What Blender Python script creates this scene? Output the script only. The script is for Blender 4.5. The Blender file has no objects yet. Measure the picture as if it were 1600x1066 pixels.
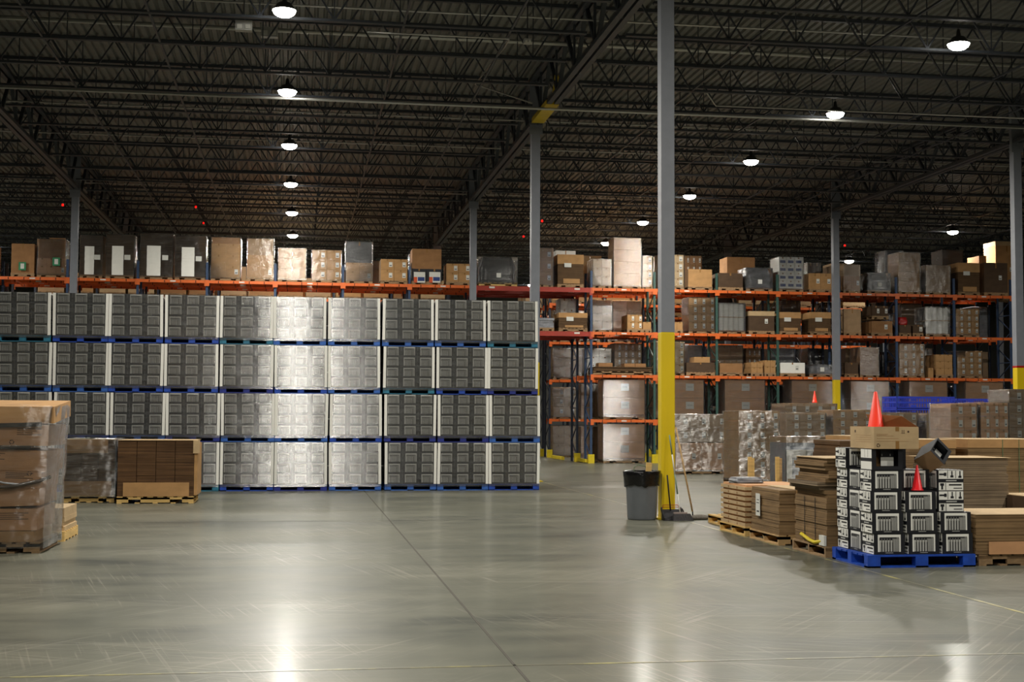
import bpy, bmesh, math, random
from mathutils import Vector, Matrix
random.seed(7)
C = bpy.context.scene.collection
R = math.radians
# ------------------------------------------------------------------ camera
F, EYE = 2130.0, 1.65
D_ = Vector((-332, -117, F)).normalized()
R_ = Vector((13868, -184, F)); R_ = (R_ - D_ * R_.dot(D_)).normalized()
U_ = D_.cross(R_)
if U_.y < 0: U_ = -U_
# columns of world->camera (x right, y up, z forward)
def ray(px, py):
    c = Vector(((px - 800) / F, (533 - py) / F, 1))
    return Vector((c.dot(R_), c.dot(D_), c.dot(U_)))
def at(px, py, Y):
    w = ray(px, py); t = Y / w.y
    return Vector((w.x * t, Y, w.z * t + EYE))
def on(px, py, z=0.0):
    w = ray(px, py); t = (z - EYE) / w.z
    return Vector((w.x * t, w.y * t, z))
cam = bpy.data.objects.new('camera', bpy.data.cameras.new('camera'))
C.objects.link(cam)
cx = Vector((R_.x, D_.x, U_.x)); cy = Vector((R_.y, D_.y, U_.y)); cz = -Vector((R_.z, D_.z, U_.z))
m = Matrix((cx, cy, cz)).transposed().to_4x4()
m.translation = Vector((0, 0, EYE))
cam.matrix_world = m
cam.data.sensor_width = 36; cam.data.lens = F / 1600 * 36
cam.data.clip_end = 500
bpy.context.scene.camera = cam

# ------------------------------------------------------------------ materials
def lin(c):
    f = lambda v: (v / 255) / 12.92 if v / 255 <= .04045 else ((v / 255 + .055) / 1.055) ** 2.4
    return (f(c[0]), f(c[1]), f(c[2]), 1)
def nodes(name):
    mt = bpy.data.materials.new(name); mt.use_nodes = True
    nt = mt.node_tree; nt.nodes.clear()
    return mt, nt, nt.nodes.new('ShaderNodeOutputMaterial')
def N(nt, t, **kw):
    n = nt.nodes.new(t)
    for k, v in kw.items():
        if k.startswith('i_'): n.inputs[k[2:].replace('_', ' ')].default_value = v
        else: setattr(n, k, v)
    return n
def coords(nt, scale, kind='Object'):
    tc = N(nt, 'ShaderNodeTexCoord'); mp = N(nt, 'ShaderNodeMapping')
    mp.inputs['Scale'].default_value = scale
    nt.links.new(tc.outputs[kind], mp.inputs['Vector'])
    return mp.outputs['Vector']
def noise(nt, scale, sc=1.0, det=3, rough=.55, kind='Object'):
    n = N(nt, 'ShaderNodeTexNoise'); n.inputs['Scale'].default_value = sc
    n.inputs['Detail'].default_value = det; n.inputs['Roughness'].default_value = rough
    nt.links.new(coords(nt, scale, kind), n.inputs['Vector'])
    return n.outputs['Fac']
def ramp(nt, fac, stops):
    r = N(nt, 'ShaderNodeValToRGB'); e = r.color_ramp.elements
    while len(e) < len(stops): e.new(.5)
    for k, (p, c) in enumerate(stops):
        e[k].position = p; e[k].color = c if len(c) == 4 else (*c, 1)
    nt.links.new(fac, r.inputs['Fac']); return r.outputs['Color']
_M = {}
def mat(name, rgb, rough=.6, metal=0, var=.12, vs=(6, 6, 6), bump=0, spec=.5, emit=None, es=1):
    if name in _M: return _M[name]
    mt, nt, out = nodes(name)
    p = N(nt, 'ShaderNodeBsdfPrincipled')
    p.inputs['Roughness'].default_value = rough; p.inputs['Metallic'].default_value = metal
    p.inputs['Specular IOR Level'].default_value = spec
    c = lin(rgb)
    if var:
        f = noise(nt, vs)
        a = tuple(max(0, x * (1 - var)) for x in c[:3]); b = tuple(min(1, x * (1 + var)) for x in c[:3])
        nt.links.new(ramp(nt, f, [(.3, a), (.7, b)]), p.inputs['Base Color'])
    else: p.inputs['Base Color'].default_value = c
    if bump:
        b = N(nt, 'ShaderNodeBump'); b.inputs['Strength'].default_value = bump; b.inputs['Distance'].default_value = .01
        nt.links.new(noise(nt, vs), b.inputs['Height']); nt.links.new(b.outputs[0], p.inputs['Normal'])
    if emit:
        p.inputs['Emission Color'].default_value = lin(emit); p.inputs['Emission Strength'].default_value = es
    nt.links.new(p.outputs[0], out.inputs[0]); _M[name] = mt
    return mt
def cardboard(name, rgb, layers=0, var=.14, rough=.75):
    """kraft board; layers > 0 shows the edges of stacked sheets"""
    if name in _M: return _M[name]
    mt, nt, out = nodes(name)
    p = N(nt, 'ShaderNodeBsdfPrincipled'); p.inputs['Roughness'].default_value = rough
    p.inputs['Specular IOR Level'].default_value = .25
    c = lin(rgb)
    lo = tuple(x * (1 - var) for x in c[:3]); hi = tuple(min(1, x * (1 + var)) for x in c[:3])
    col = ramp(nt, noise(nt, (3, 3, 5)), [(.3, lo), (.7, hi)])
    if layers:
        f = noise(nt, (.6, .6, layers), det=2, rough=.7)
        mx = N(nt, 'ShaderNodeMix', data_type='RGBA', blend_type='MULTIPLY'); mx.inputs[0].default_value = 1
        nt.links.new(col, mx.inputs[6]); nt.links.new(ramp(nt, f, [(.35, (.45, .43, .42)), (.5, (.95, .95, .95)), (.7, (1.25, 1.25, 1.2))]), mx.inputs[7])
        col = mx.outputs[2]
        b = N(nt, 'ShaderNodeBump'); b.inputs['Strength'].default_value = .5; b.inputs['Distance'].default_value = .01
        nt.links.new(f, b.inputs['Height']); nt.links.new(b.outputs[0], p.inputs['Normal'])
    nt.links.new(col, p.inputs['Base Color']); nt.links.new(p.outputs[0], out.inputs[0])
    _M[name] = mt; return mt
def film(name, haze=.1, gloss=.14, tint=(.975, .98, .985), rough=.2, wr=(5, 5, 38), dist=.02, hc=(.8, .82, .84), aniso=0):
    mt, nt, out = nodes(name)
    tr = N(nt, 'ShaderNodeBsdfTransparent'); tr.inputs[0].default_value = (*tint, 1)
    gl = N(nt, 'ShaderNodeBsdfGlossy'); gl.inputs['Roughness'].default_value = rough; gl.inputs[0].default_value = (1, 1, 1, 1)
    if aniso:
        gl.inputs['Anisotropy'].default_value = aniso; tg = N(nt, 'ShaderNodeTangent', direction_type='RADIAL', axis='Z'); nt.links.new(tg.outputs[0], gl.inputs['Tangent'])
    df = N(nt, 'ShaderNodeBsdfDiffuse'); df.inputs[0].default_value = (*hc, 1)
    h1 = noise(nt, wr, det=4, rough=.65); h2 = noise(nt, (2.2, 2.2, 3.5), det=2)
    ad = N(nt, 'ShaderNodeMath', operation='MULTIPLY_ADD'); ad.inputs[1].default_value = 2.2
    nt.links.new(h2, ad.inputs[0]); nt.links.new(h1, ad.inputs[2])
    b = N(nt, 'ShaderNodeBump'); b.inputs['Strength'].default_value = 1; b.inputs['Distance'].default_value = dist
    nt.links.new(ad.outputs[0], b.inputs['Height']); nt.links.new(b.outputs[0], gl.inputs['Normal'])
    m1 = N(nt, 'ShaderNodeMixShader'); m2 = N(nt, 'ShaderNodeMixShader')
    nt.links.new(ramp(nt, h1, [(.42, (haze * .35,) * 3), (.66, (min(1, haze * 2.0),) * 3)]), m1.inputs[0])
    nt.links.new(tr.outputs[0], m1.inputs[1]); nt.links.new(df.outputs[0], m1.inputs[2])
    fr = N(nt, 'ShaderNodeFresnel'); fr.inputs[0].default_value = 1.45
    mm = N(nt, 'ShaderNodeMath', operation='ADD'); mm.inputs[1].default_value = gloss - .035
    nt.links.new(fr.outputs[0], mm.inputs[0]); nt.links.new(mm.outputs[0], m2.inputs[0])
    nt.links.new(m1.outputs[0], m2.inputs[1]); nt.links.new(gl.outputs[0], m2.inputs[2])
    nt.links.new(m2.outputs[0], out.inputs[0]); _M[name] = mt
    return mt

FILM = film('stretch_film', haze=.05, gloss=.22, rough=.21, aniso=.93, tint=(.97, .97, .98), wr=(1.6, 1.6, 32), dist=.004)
FILM2 = film('stretch_film_loose', haze=.02, gloss=.11, rough=.22, wr=(1.6, 1.6, 13), dist=.022, aniso=.85)
FILM3 = film('stretch_film_milky', haze=.05, gloss=.16, rough=.22, wr=(1.8, 1.8, 13), dist=.026, aniso=.85)
BLACKP = mat('print_black', (28, 29, 35), .45)
WHITEP = mat('print_white', (240, 239, 232), .5, var=.03)
GREYP = mat('print_grey', (128, 127, 122), .5)
LG2 = mat('print_mid_grey', (150, 149, 141), .5)
LGREYP = mat('print_light_grey', (190, 190, 186), .5)
DGREYP = mat('print_dark_grey', (62, 62, 64), .5)
PAPER = mat('paper', (215, 215, 208), .7, var=.05)
GREENL = mat('green_label', (40, 130, 85), .6)
BLUEL = mat('blue_print', (38, 60, 120), .6)
ORNL = mat('orange_print', (205, 85, 45), .6)
TAN = cardboard('kraft', (176, 136, 90)); TAN2 = cardboard('kraft_pale', (186, 160, 122))
BRN = cardboard('kraft_brown', (152, 112, 74)); PINK = cardboard('kraft_reddish', (198, 150, 108))
DRK = cardboard('kraft_dark', (84, 66, 50)); GRYB = cardboard('kraft_grey', (160, 132, 100))
FLAT = cardboard('sheet_stack', (134, 108, 76), 70); FLATD = cardboard('sheet_stack_dark', (92, 70, 47), 80)
FLATG = cardboard('sheet_stack_grey', (128, 111, 90), 60)
TAPE = mat('packing_tape', (150, 112, 66), .25)
INK = mat('carton_ink', (70, 50, 38), .8, var=0)
WOOD = mat('pallet_wood', (186, 152, 104), .8, var=.25, vs=(8, 8, 30)); WOODD = mat('pallet_wood_old', (150, 122, 88), .85, var=.3, vs=(8, 8, 30))
WOODY = mat('pallet_wood_new', (212, 176, 108), .75, var=.15, vs=(3, 3, 30))
BLU = [mat('blue_pallet_paint', (24, 70, 170), .5, var=.3, vs=(7, 7, 7)), mat('blue_pallet_paint_faded', (45, 95, 175), .55, var=.35), mat('teal_pallet_paint', (38, 112, 140), .55, var=.35), mat('navy_pallet_paint', (28, 44, 130), .5, var=.3)]
COLG = mat('column_grey_paint', (128, 132, 140), .45, var=.05); COLY = mat('column_yellow_paint', (222, 192, 20), .4, var=.06, vs=(3, 3, 1))
REDP = mat('red_paint', (170, 25, 20), .4)
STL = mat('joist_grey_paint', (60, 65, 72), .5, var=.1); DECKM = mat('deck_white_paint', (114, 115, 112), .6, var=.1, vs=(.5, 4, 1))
PIPE = mat('galvanised_pipe', (190, 190, 185), .3, metal=.6, var=.05)
ORG = mat('rack_orange', (218, 104, 42), .45, var=.12, vs=(2, 2, 2)); REDB = mat('rack_red', (160, 48, 32), .5, var=.12, vs=(2, 2, 2))
RBLU = mat('rack_blue', (44, 66, 98), .5, var=.15); RGRN = mat('rack_green', (52, 84, 76), .5, var=.15); RDRK = mat('rack_dark_blue', (34, 42, 58), .5)
YEL = mat('guard_yellow', (220, 195, 30), .5)
SLOT = mat('slot_black', (12, 10, 9), .8, var=0)
CONE = mat('cone_orange', (250, 60, 36), .4, var=.03)
CONER = mat('cone_red', (225, 24, 34), .4, var=.03)
CANM = mat('bin_grey_plastic', (98, 102, 106), .4, var=.06); BAG = mat('black_bag', (14, 14, 15), .22, bump=1, vs=(9, 9, 14), var=0)
WALLM = mat('wall_panel', (105, 105, 102), .7, vs=(1, 1, 1))

# concrete floor
def floor_mat():
    mt, nt, out = nodes('polished_concrete')
    p = N(nt, 'ShaderNodeBsdfPrincipled')
    big = noise(nt, (.12, .2, 1), det=6, rough=.62); str1 = noise(nt, (.35, 1.1, 1), det=7, rough=.62)
    fine = noise(nt, (1.1, 2.0, 1), det=9, rough=.68)
    a = N(nt, 'ShaderNodeMath', operation='MULTIPLY_ADD'); a.inputs[1].default_value = .7
    nt.links.new(str1, a.inputs[0]); nt.links.new(big, a.inputs[2])
    b = N(nt, 'ShaderNodeMath', operation='MULTIPLY_ADD'); b.inputs[1].default_value = .6
    nt.links.new(fine, b.inputs[0]); nt.links.new(a.outputs[0], b.inputs[2])
    hf = N(nt, 'ShaderNodeMath', operation='MULTIPLY'); hf.inputs[1].default_value = .5; nt.links.new(b.outputs[0], hf.inputs[0])
    col = ramp(nt, hf.outputs[0], [(.45, lin((70, 73, 67))), (.54, lin((92, 93, 82))), (.62, lin((104, 104, 91))), (.72, lin((116, 115, 101)))])
    # scuffs: long thin scratches in two directions
    for ang, sc in ((.5, (.5, 34, 1)), (-.9, (.45, 30, 1)), (1.35, (.6, 38, 1)), (.1, (.4, 26, 1))):
        tc = N(nt, 'ShaderNodeTexCoord'); mp = N(nt, 'ShaderNodeMapping'); mp.inputs['Rotation'].default_value = (0, 0, ang); 
        mp2 = N(nt, 'ShaderNodeMapping'); mp2.inputs['Scale'].default_value = sc
        nt.links.new(tc.outputs['Object'], mp.inputs[0]); nt.links.new(mp.outputs[0], mp2.inputs[0])
        w = N(nt, 'ShaderNodeTexNoise'); w.inputs['Scale'].default_value = 1; w.inputs['Detail'].default_value = 3; w.inputs['Distortion'].default_value = .6
        nt.links.new(mp2.outputs[0], w.inputs['Vector'])
        f = ramp(nt, w.outputs['Fac'], [(.58, (0, 0, 0)), (.68, (.8, .8, .8))])
        gate = ramp(nt, noise(nt, (.3 + .1 * ang, .3, 1), sc=1.3, det=4), [(.46, (0, 0, 0)), (.62, (1, 1, 1))])
        ml = N(nt, 'ShaderNodeMath', operation='MULTIPLY'); nt.links.new(f, ml.inputs[0]); nt.links.new(gate, ml.inputs[1])
        mx = N(nt, 'ShaderNodeMix', data_type='RGBA'); mx.inputs[7].default_value = lin((142, 139, 126))
        nt.links.new(ml.outputs[0], mx.inputs[0]); nt.links.new(col, mx.inputs[6]); col = mx.outputs[2]
    nt.links.new(col, p.inputs['Base Color'])
    nt.links.new(ramp(nt, a.outputs[0], [(.6, (.36,) * 3), (1, (.46,) * 3)]), p.inputs['Roughness'])
    p.inputs['Specular IOR Level'].default_value = .15
    p.inputs['Coat Weight'].default_value = .26; p.inputs['Coat Roughness'].default_value = .17; p.inputs['Coat IOR'].default_value = 1.45
    bp = N(nt, 'ShaderNodeBump'); bp.inputs['Strength'].default_value = .12; bp.inputs['Distance'].default_value = .004
    nt.links.new(noise(nt, (1.5, 1.5, 1), det=3), bp.inputs['Height']); nt.links.new(bp.outputs[0], p.inputs['Normal'])
    nt.links.new(p.outputs[0], out.inputs[0]); return mt
FLOORM = floor_mat()
def worn_line():
    mt, nt, out = nodes('worn_yellow_line')
    p = N(nt, 'ShaderNodeBsdfPrincipled'); p.inputs['Roughness'].default_value = .35
    nt.links.new(ramp(nt, noise(nt, (1.1, 1.1, 1), det=6, rough=.75), [(.47, lin((108, 106, 92))), (.64, lin((180, 170, 100)))]), p.inputs['Base Color'])
    nt.links.new(p.outputs[0], out.inputs[0]); return mt
LINEM = worn_line()

# ------------------------------------------------------------------ mesh builder
class MB:
    def __init__(s): s.v = []; s.f = []; s.m = []; s.mats = []
    def mi(s, m):
        if m not in s.mats: s.mats.append(m)
        return s.mats.index(m)
    def box(s, x0, x1, y0, y1, z0, z1, m, T=None):
        b = len(s.v)
        P = [(x0, y0, z0), (x1, y0, z0), (x1, y1, z0), (x0, y1, z0), (x0, y0, z1), (x1, y0, z1), (x1, y1, z1), (x0, y1, z1)]
        if T: P = [tuple(T @ Vector(p)) for p in P]
        s.v += P
        k = s.mi(m)
        for q in ((0, 3, 2, 1), (4, 5, 6, 7), (0, 1, 5, 4), (1, 2, 6, 5), (2, 3, 7, 6), (3, 0, 4, 7)):
            s.f.append(tuple(b + i for i in q)); s.m.append(k)
        return s
    def bar(s, a, b, w, h, m):
        """box beam between two points"""
        a, b = Vector(a), Vector(b); d = b - a; L = d.length
        T = Matrix.Translation((a + b) / 2) @ d.to_track_quat('Z', 'Y').to_matrix().to_4x4()
        return s.box(-w / 2, w / 2, -h / 2, h / 2, -L / 2, L / 2, m, T)
    def loft(s, rings, m, cap=True):
        b = len(s.v); n = len(rings[0]); k = s.mi(m)
        for r in rings: s.v += [tuple(p) for p in r]
        for i in range(len(rings) - 1):
            for j in range(n):
                q = (b + i * n + j, b + i * n + (j + 1) % n, b + (i + 1) * n + (j + 1) % n, b + (i + 1) * n + j)
                s.f.append(q); s.m.append(k)
        if cap:
            s.f.append(tuple(b + j for j in reversed(range(n)))); s.m.append(k)
            s.f.append(tuple(b + (len(rings) - 1) * n + j for j in range(n))); s.m.append(k)
        return s
    def lathe(s, prof, m, c=(0, 0, 0), n=24, cap=True):
        return s.loft([[(c[0] + r * math.cos(2 * math.pi * j / n), c[1] + r * math.sin(2 * math.pi * j / n), c[2] + z) for j in range(n)] for r, z in prof], m, cap)
    def tube(s, pts, r, m, n=8):
        pts = [Vector(p) for p in pts]; rings = []
        for i, p in enumerate(pts):
            d = (pts[min(i + 1, len(pts) - 1)] - pts[max(i - 1, 0)]).normalized()
            u = d.orthogonal().normalized() if i == 0 else (u - d * u.dot(d)).normalized()
            w = d.cross(u); rr = r[i] if isinstance(r, (list, tuple)) else r
            rings.append([p + (u * math.cos(2 * math.pi * j / n) + w * math.sin(2 * math.pi * j / n)) * rr for j in range(n)])
        return s.loft(rings, m)
    def mesh(s, name, smooth=False):
        me = bpy.data.meshes.new(name); me.from_pydata(s.v, [], s.f)
        for m in s.mats: me.materials.append(m)
        me.polygons.foreach_set('material_index', s.m)
        if smooth: me.polygons.foreach_set('use_smooth', [True] * len(s.f))
        me.validate(); me.update(); return me
def link(name, me, parent=None, loc=(0, 0, 0), rot=(0, 0, 0), sc=(1, 1, 1)):
    o = bpy.data.objects.new(name, me); C.objects.link(o)
    o.location = loc; o.rotation_euler = rot; o.scale = sc
    if parent: o.parent = parent
    return o
def tag(o, label=None, cat=None, group=None, kind=None):
    if label: o['label'] = label
    if cat: o['category'] = cat
    if group: o['group'] = group
    if kind: o['kind'] = kind
    return o
def empty(name, loc, label, cat, group=None, rz=0):
    o = link(name, None, None, loc, (0, 0, rz)); o.empty_display_size = .1
    return tag(o, label, cat, group)
def smooth(o, ang=.6):
    for p in o.data.polygons: p.use_smooth = True
    return o
def bevel(o, w=.006, seg=2):
    b = o.modifiers.new('edge', 'BEVEL'); b.width = w; b.segments = seg; b.limit_method = 'ANGLE'
    return o

# ------------------------------------------------------------------ building shell
GX = [-20.95, -7.55, 5.95, 19.32, 32.7, 46.1]; GY = [8.98 + 12.77 * k for k in range(-2, 7)]   # 21.75, 34.52, 47.29 ...
ZB, ZT = 9.2, 10.42          # girder bottom, top of steel
XL, XR, YN, YF = -34.5, 59.5, -17, 92
mb = MB().box(XL, XR, YN, YF, -.3, 0, FLOORM); tag(link('floor', mb.mesh('floor')), kind='structure')
# corrugated deck, ribs along the depth of the hall
mb = MB(); prof = []
x = XL
while x < XR:
    prof += [(x, 0), (x + .10, 0), (x + .125, .055), (x + .175, .055)]; x += .20
n0 = len(prof)
for px, pz in prof: mb.v += [(px, YN, ZT + .02 + pz), (px, YF, ZT + .02 + pz)]
k = mb.mi(DECKM)
for i in range(n0 - 1): mb.f.append((2 * i, 2 * i + 1, 2 * i + 3, 2 * i + 2)); mb.m.append(k)
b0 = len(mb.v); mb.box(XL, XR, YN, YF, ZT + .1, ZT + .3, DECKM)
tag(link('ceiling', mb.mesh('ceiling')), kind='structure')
for nm, bx in (('wall_back', (XL, XR, YF, YF + .3)), ('wall_front', (XL, XR, YN - .3, YN)), ('wall_left', (XL - .3, XL, YN, YF)), ('wall_right', (XR, XR + .3, YN, YF))):
    tag(link(nm, MB().box(*bx, 0, ZT + .3, WALLM).mesh(nm)), kind='structure')
# control joint and worn yellow lines in the floor
tag(link('trim_1', MB().box(1.424, 1.444, 2, 48, .0005, .002, mat('joint_sealant', (62, 58, 48), .8)).mesh('j')), kind='structure')
tag(link('trim_2', MB().box(-9, 30, 9.035, 9.068, .0005, .002, LINEM).mesh('j')), kind='structure')
tag(link('trim_3', MB().box(6.10, 6.14, 2, 48, .0005, .002, LINEM).mesh('j')), kind='structure')
for k_, yy in enumerate((21.75, 34.52)):
    tag(link('trim_%d' % (4 + k_), MB().box(-30, 50, yy - .006, yy + .006, .0005, .0015, mat('joint_sealant', (62, 58, 48))).mesh('j')), kind='structure')

# columns
colnames = {(-7.55, 2): 'left', (5.95, 1): 'near', }
ordx = {-20.95: 'far left line', -7.55: 'left line', 5.95: 'centre line', 19.32: 'right line', 32.7: 'far right line', 46.1: 'outer right line'}
ordy = {0: 'in front of the nearest row', 1: 'nearest', 2: 'second', 3: 'third', 4: 'behind the racks', 5: 'deep behind the racks', 6: 'deepest row'}
special = {(2, 3): 'grey steel column with yellow foot beside the grey rubbish bin and brooms',
           (2, 4): 'grey steel column with yellow foot just behind the right end of the shrink-wrapped wall',
           (2, 5): 'grey steel column standing before the top beam left of the cross-aisle, foot hidden',
           (1, 5): 'grey steel column at far left, rising behind the shrink-wrapped wall',
           (3, 4): 'grey steel column with yellow foot and red band at the right picture edge',
           (3, 5): 'grey steel column with yellow foot standing before the right-hand pallet rack'}
hw = .112
def column(i, j):
    X, Y = GX[i], GY[j]
    lab = special.get((i, j), 'dark grey steel roof column, %s, row %s' % (ordx[X], ordy.get(j - 2, 'at the front')))
    o = empty('steel_column', (X, Y, 0), lab, 'column')
    top = ZB + .02
    link('shaft', MB().box(-hw, hw, -hw, hw, 3.05, ZT - .02, COLG).box(-hw - .06, hw + .06, -hw - .012, -hw, ZB - .25, ZT - .1, COLG).mesh('shaft'), o)
    pf = bevel(link('painted_foot', MB().box(-hw - .003, hw + .003, -hw - .003, hw + .003, .0, 3.05, COLY).mesh('foot'), o), .015)
    link('base_plate', MB().box(-.2, .2, -.2, .2, 0, .025, COLY).mesh('plate'), o)
    if (i, j) == (3, 4): link('red_band', MB().box(-hw - .006, hw + .006, -hw - .006, hw + .006, 3.05, 3.1, REDP).mesh('band'), pf)
for i in range(6):
    for j in range(3, 8):
        if (i == 0 and j < 5) or (i == 5 and j < 5) or (i == 4 and j < 4): continue
        column(i, j)

# joist girders, one per bay along each column line
L = 12.77
def girder_parts():
    tc = MB(); bc = MB(); wb = MB()
    for s in (-1, 1):
        tc.box(s * .09 - .055, s * .09 + .055, .0, L, ZT - .09, ZT - .02, STL); bc.box(s * .09 - .06, s * .09 + .06, .1, L - .1, ZB, ZB + .1, STL)
    n = 6; st = L / n
    for k in range(n):
        y0 = k * st
        wb.bar((0, y0 + .05, ZT - .08), (0, y0 + st / 2, ZB + .06), .09, .07, STL)
        wb.bar((0, y0 + st - .05, ZT - .08), (0, y0 + st / 2, ZB + .06), .09, .07, STL)
        wb.bar((-.05, y0 + st / 2, ZB + .05), (-.05, y0 + st / 2, ZT - .06), .05, .05, STL)
    return tc.mesh('girder_top'), bc.mesh('girder_bottom'), wb.mesh('girder_web')
gt, gb, gw = girder_parts()
for i, X in enumerate(GX):
    for j in range(2, 8):
        o = empty('roof_girder', (X, GY[j], 0), 'grey steel truss girder, %s, span %s' % (ordx[X], {2: 'nearest the camera', 3: 'over the open floor', 4: 'behind the wrapped wall', 5: 'over the racks', 6: 'deep behind the racks', 7: 'deepest of its line'}[j]), 'roof girder')
        link('top_chord', gt, o); link('bottom_chord', gb, o); link('web', gw, o)
        if (i, j) == (2, 3):
            link('painted_band', MB().box(-.16, .16, 10.3, 12.4, ZB - .006, ZB + .11, COLY).bar((.02, 10.3, ZB + .1), (.02, 9.9, ZB + .6), .1, .08, COLY).mesh('band'), o)['label'] = 'yellow painted band'

# open web joists
def joist_parts(Lx):
    tc = MB().box(.1, Lx - .1, -.05, .05, ZT - .06, ZT + .015, STL)
    bc = MB().box(.35, Lx - .35, -.055, -.01, ZB, ZB + .05, STL).box(.35, Lx - .35, .01, .055, ZB, ZB + .05, STL)
    wb = MB(); n = 9; st = (Lx - .7) / n
    for k in range(n):
        x0 = .35 + k * st
        wb.bar((x0, 0, ZT - .05), (x0 + st / 2, 0, ZB + .04), .032, .032, STL)
        wb.bar((x0 + st, 0, ZT - .05), (x0 + st / 2, 0, ZB + .04), .032, .032, STL)
        wb.bar((x0 + st / 2, 0, ZB + .04), (x0 + st / 2, 0, ZT - .05), .02, .02, STL)
    return tc.mesh('joist_top'), bc.mesh('joist_bottom'), wb.mesh('joist_web')
JP = joist_parts(13.4)
bayn = ['left of the left girder', 'between left and centre girders', 'between centre and right girders', 'right of the right girder', 'in the outer right bay']
for b in range(5):
    j = 0
    while True:
        Y = 21.75 + (j + .0) * L / 6; j += 1
        if Y > 87: break
        if b == 0 and Y < 40: continue
        if b == 3 and Y < 32: continue
        if b == 4 and Y < 55: continue
        if abs((Y - 21.75) / L - round((Y - 21.75) / L)) < .01: Y += .0
        o = empty('roof_joist', (GX[b], Y, 0), 'dark open-web steel roof joist %s' % bayn[b], 'roof joist', 'roof joists ' + bayn[b])
        link('top_chord', JP[0], o); link('bottom_chord', JP[1], o); link('web', JP[2], o)

# pipes, conduit and bridging under the deck
def pipe(name, pts, r, lab, cat, m=PIPE, group=None, n=8):
    return tag(smooth(link(name, MB().tube(pts, r, m, n).mesh(name))), lab, cat, group)
pipe('sprinkler_pipe', [(-30, 32.2, 9.12), (48, 32.2, 9.12)], .035, 'bright straight sprinkler main crossing below the roof joists', 'pipe')
pipe('sprinkler_pipe', [(-30, 30.3, 10.2), (48, 30.3, 10.2)], .05, 'pale sprinkler pipe running up between the roof joists', 'pipe')
for yy, w in ((27.2, 'nearest'), (36.9, 'third'), (40.9, 'fourth'), (49.6, 'fifth')):
    pipe('conduit', [(-30, yy, 9.85), (48, yy, 9.85)], .022, 'thin galvanised conduit crossing the roof, %s of the thin ones' % w, 'conduit')
pipe('conduit', [(1.2, 26.3, 9.12), (4.0, 26.3, 9.12), (4.1, 27.5, 9.3), (3.9, 30.8, 9.3), (5.4, 31.8, 9.15)], .018, 'thin bent conduit hanging left of the centre girder', 'conduit')
pipe('conduit', [(9.2, 30.3, 9.3), (9.8, 31.3, 9.15), (18.2, 31.3, 9.15), (18.6, 29.5, 9.4)], .02, 'conduit loop with bent ends over the right bay', 'conduit')
for k_, xx in enumerate((-5.2, -2.9, 1.9, 4.0, 8.9, 11.4, 15.2, 17.3, 22, 25, 28, -11, -14.6)):
    tag(link('joist_bridging', MB().box(xx - .02, xx + .02, 21.8, 87, ZB + .01, ZB + .05, STL).mesh('bridging')), 'thin steel bridging angle running along under the joists', 'bridging', 'joist bridging angles')

# lamps
LENS = mat('lamp_lens', (255, 255, 250), .4, var=0, emit=(255, 250, 238), es=40)
LBODY = mat('lamp_body', (70, 70, 72), .5)
lb = MB().lathe([(.03, .3), (.05, .16), (.12, .14), (.2, .04), (.235, .0)], LBODY, cap=True).mesh('lamp_housing', True)
ll = MB().lathe([(.05, -.115), (.13, -.10), (.19, -.06), (.22, 0)], LENS).mesh('lamp_lens', True)
lrod = MB().tube([(0, 0, .25), (0, 0, 1.32)], .008, LBODY, 6).mesh('lamp_rod')
LP = [(-.38, 'left-hand'), (13.0, 'middle'), (25.9, 'right-hand')]
nth = ['nearest visible', 'second', 'third', 'fourth', 'fifth', 'sixth', 'seventh', 'eighth', 'ninth']
ld = bpy.data.lights.new('lamp_light', 'AREA'); ld.shape = 'DISK'; ld.size = .40; ld.energy = 455; ld.color = (1.0, .955, .86)
def lamp(X, Y, lab, vis=True):
    o = empty('high_bay_lamp', (X, Y, 9.18), lab, 'ceiling lamp')
    link('housing', lb, o); link('lens', ll, o); link('rod', lrod, o)
    l = link('lamp_light', ld, o, (0, 0, -.13))
rows = {0: [25.35 + 6.39 * k for k in range(-6, 9)], 1: [25.35 + 6.39 * k for k in range(-3, 9)], 2: [38.1, 51.2, 61.7, 74]}
for r_, (X, nm) in enumerate(LP):
    v = 0
    for Y in rows[r_]:
        vis = (Y > 24 and r_ < 2) or (r_ == 2 and Y > 50)
        if vis: lab = 'glowing round high-bay lamp, %s of the %s row' % (nth[min(v, 8)], nm); v += 1
        else: lab = 'glowing high-bay lamp over the near floor, %s row, %s before the nearest visible' % (nm, ['', 'one', 'two', 'three', 'four', 'five', 'six'][round((25.35 - Y) / 6.39)]) if Y < 25 else 'glowing high-bay lamp of the right-hand row, the nearest, off the picture'
        lamp(X, Y, lab)
for Y, w_ in ((38, 'before the racks'), (44.5, 'just before the racks'), (51.2, 'over the front racks'), (57.4, 'over the deep racks'), (64, 'beyond the deep racks')): lamp(-14, Y, 'glowing high-bay lamp left of the picture, ' + w_)

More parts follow.
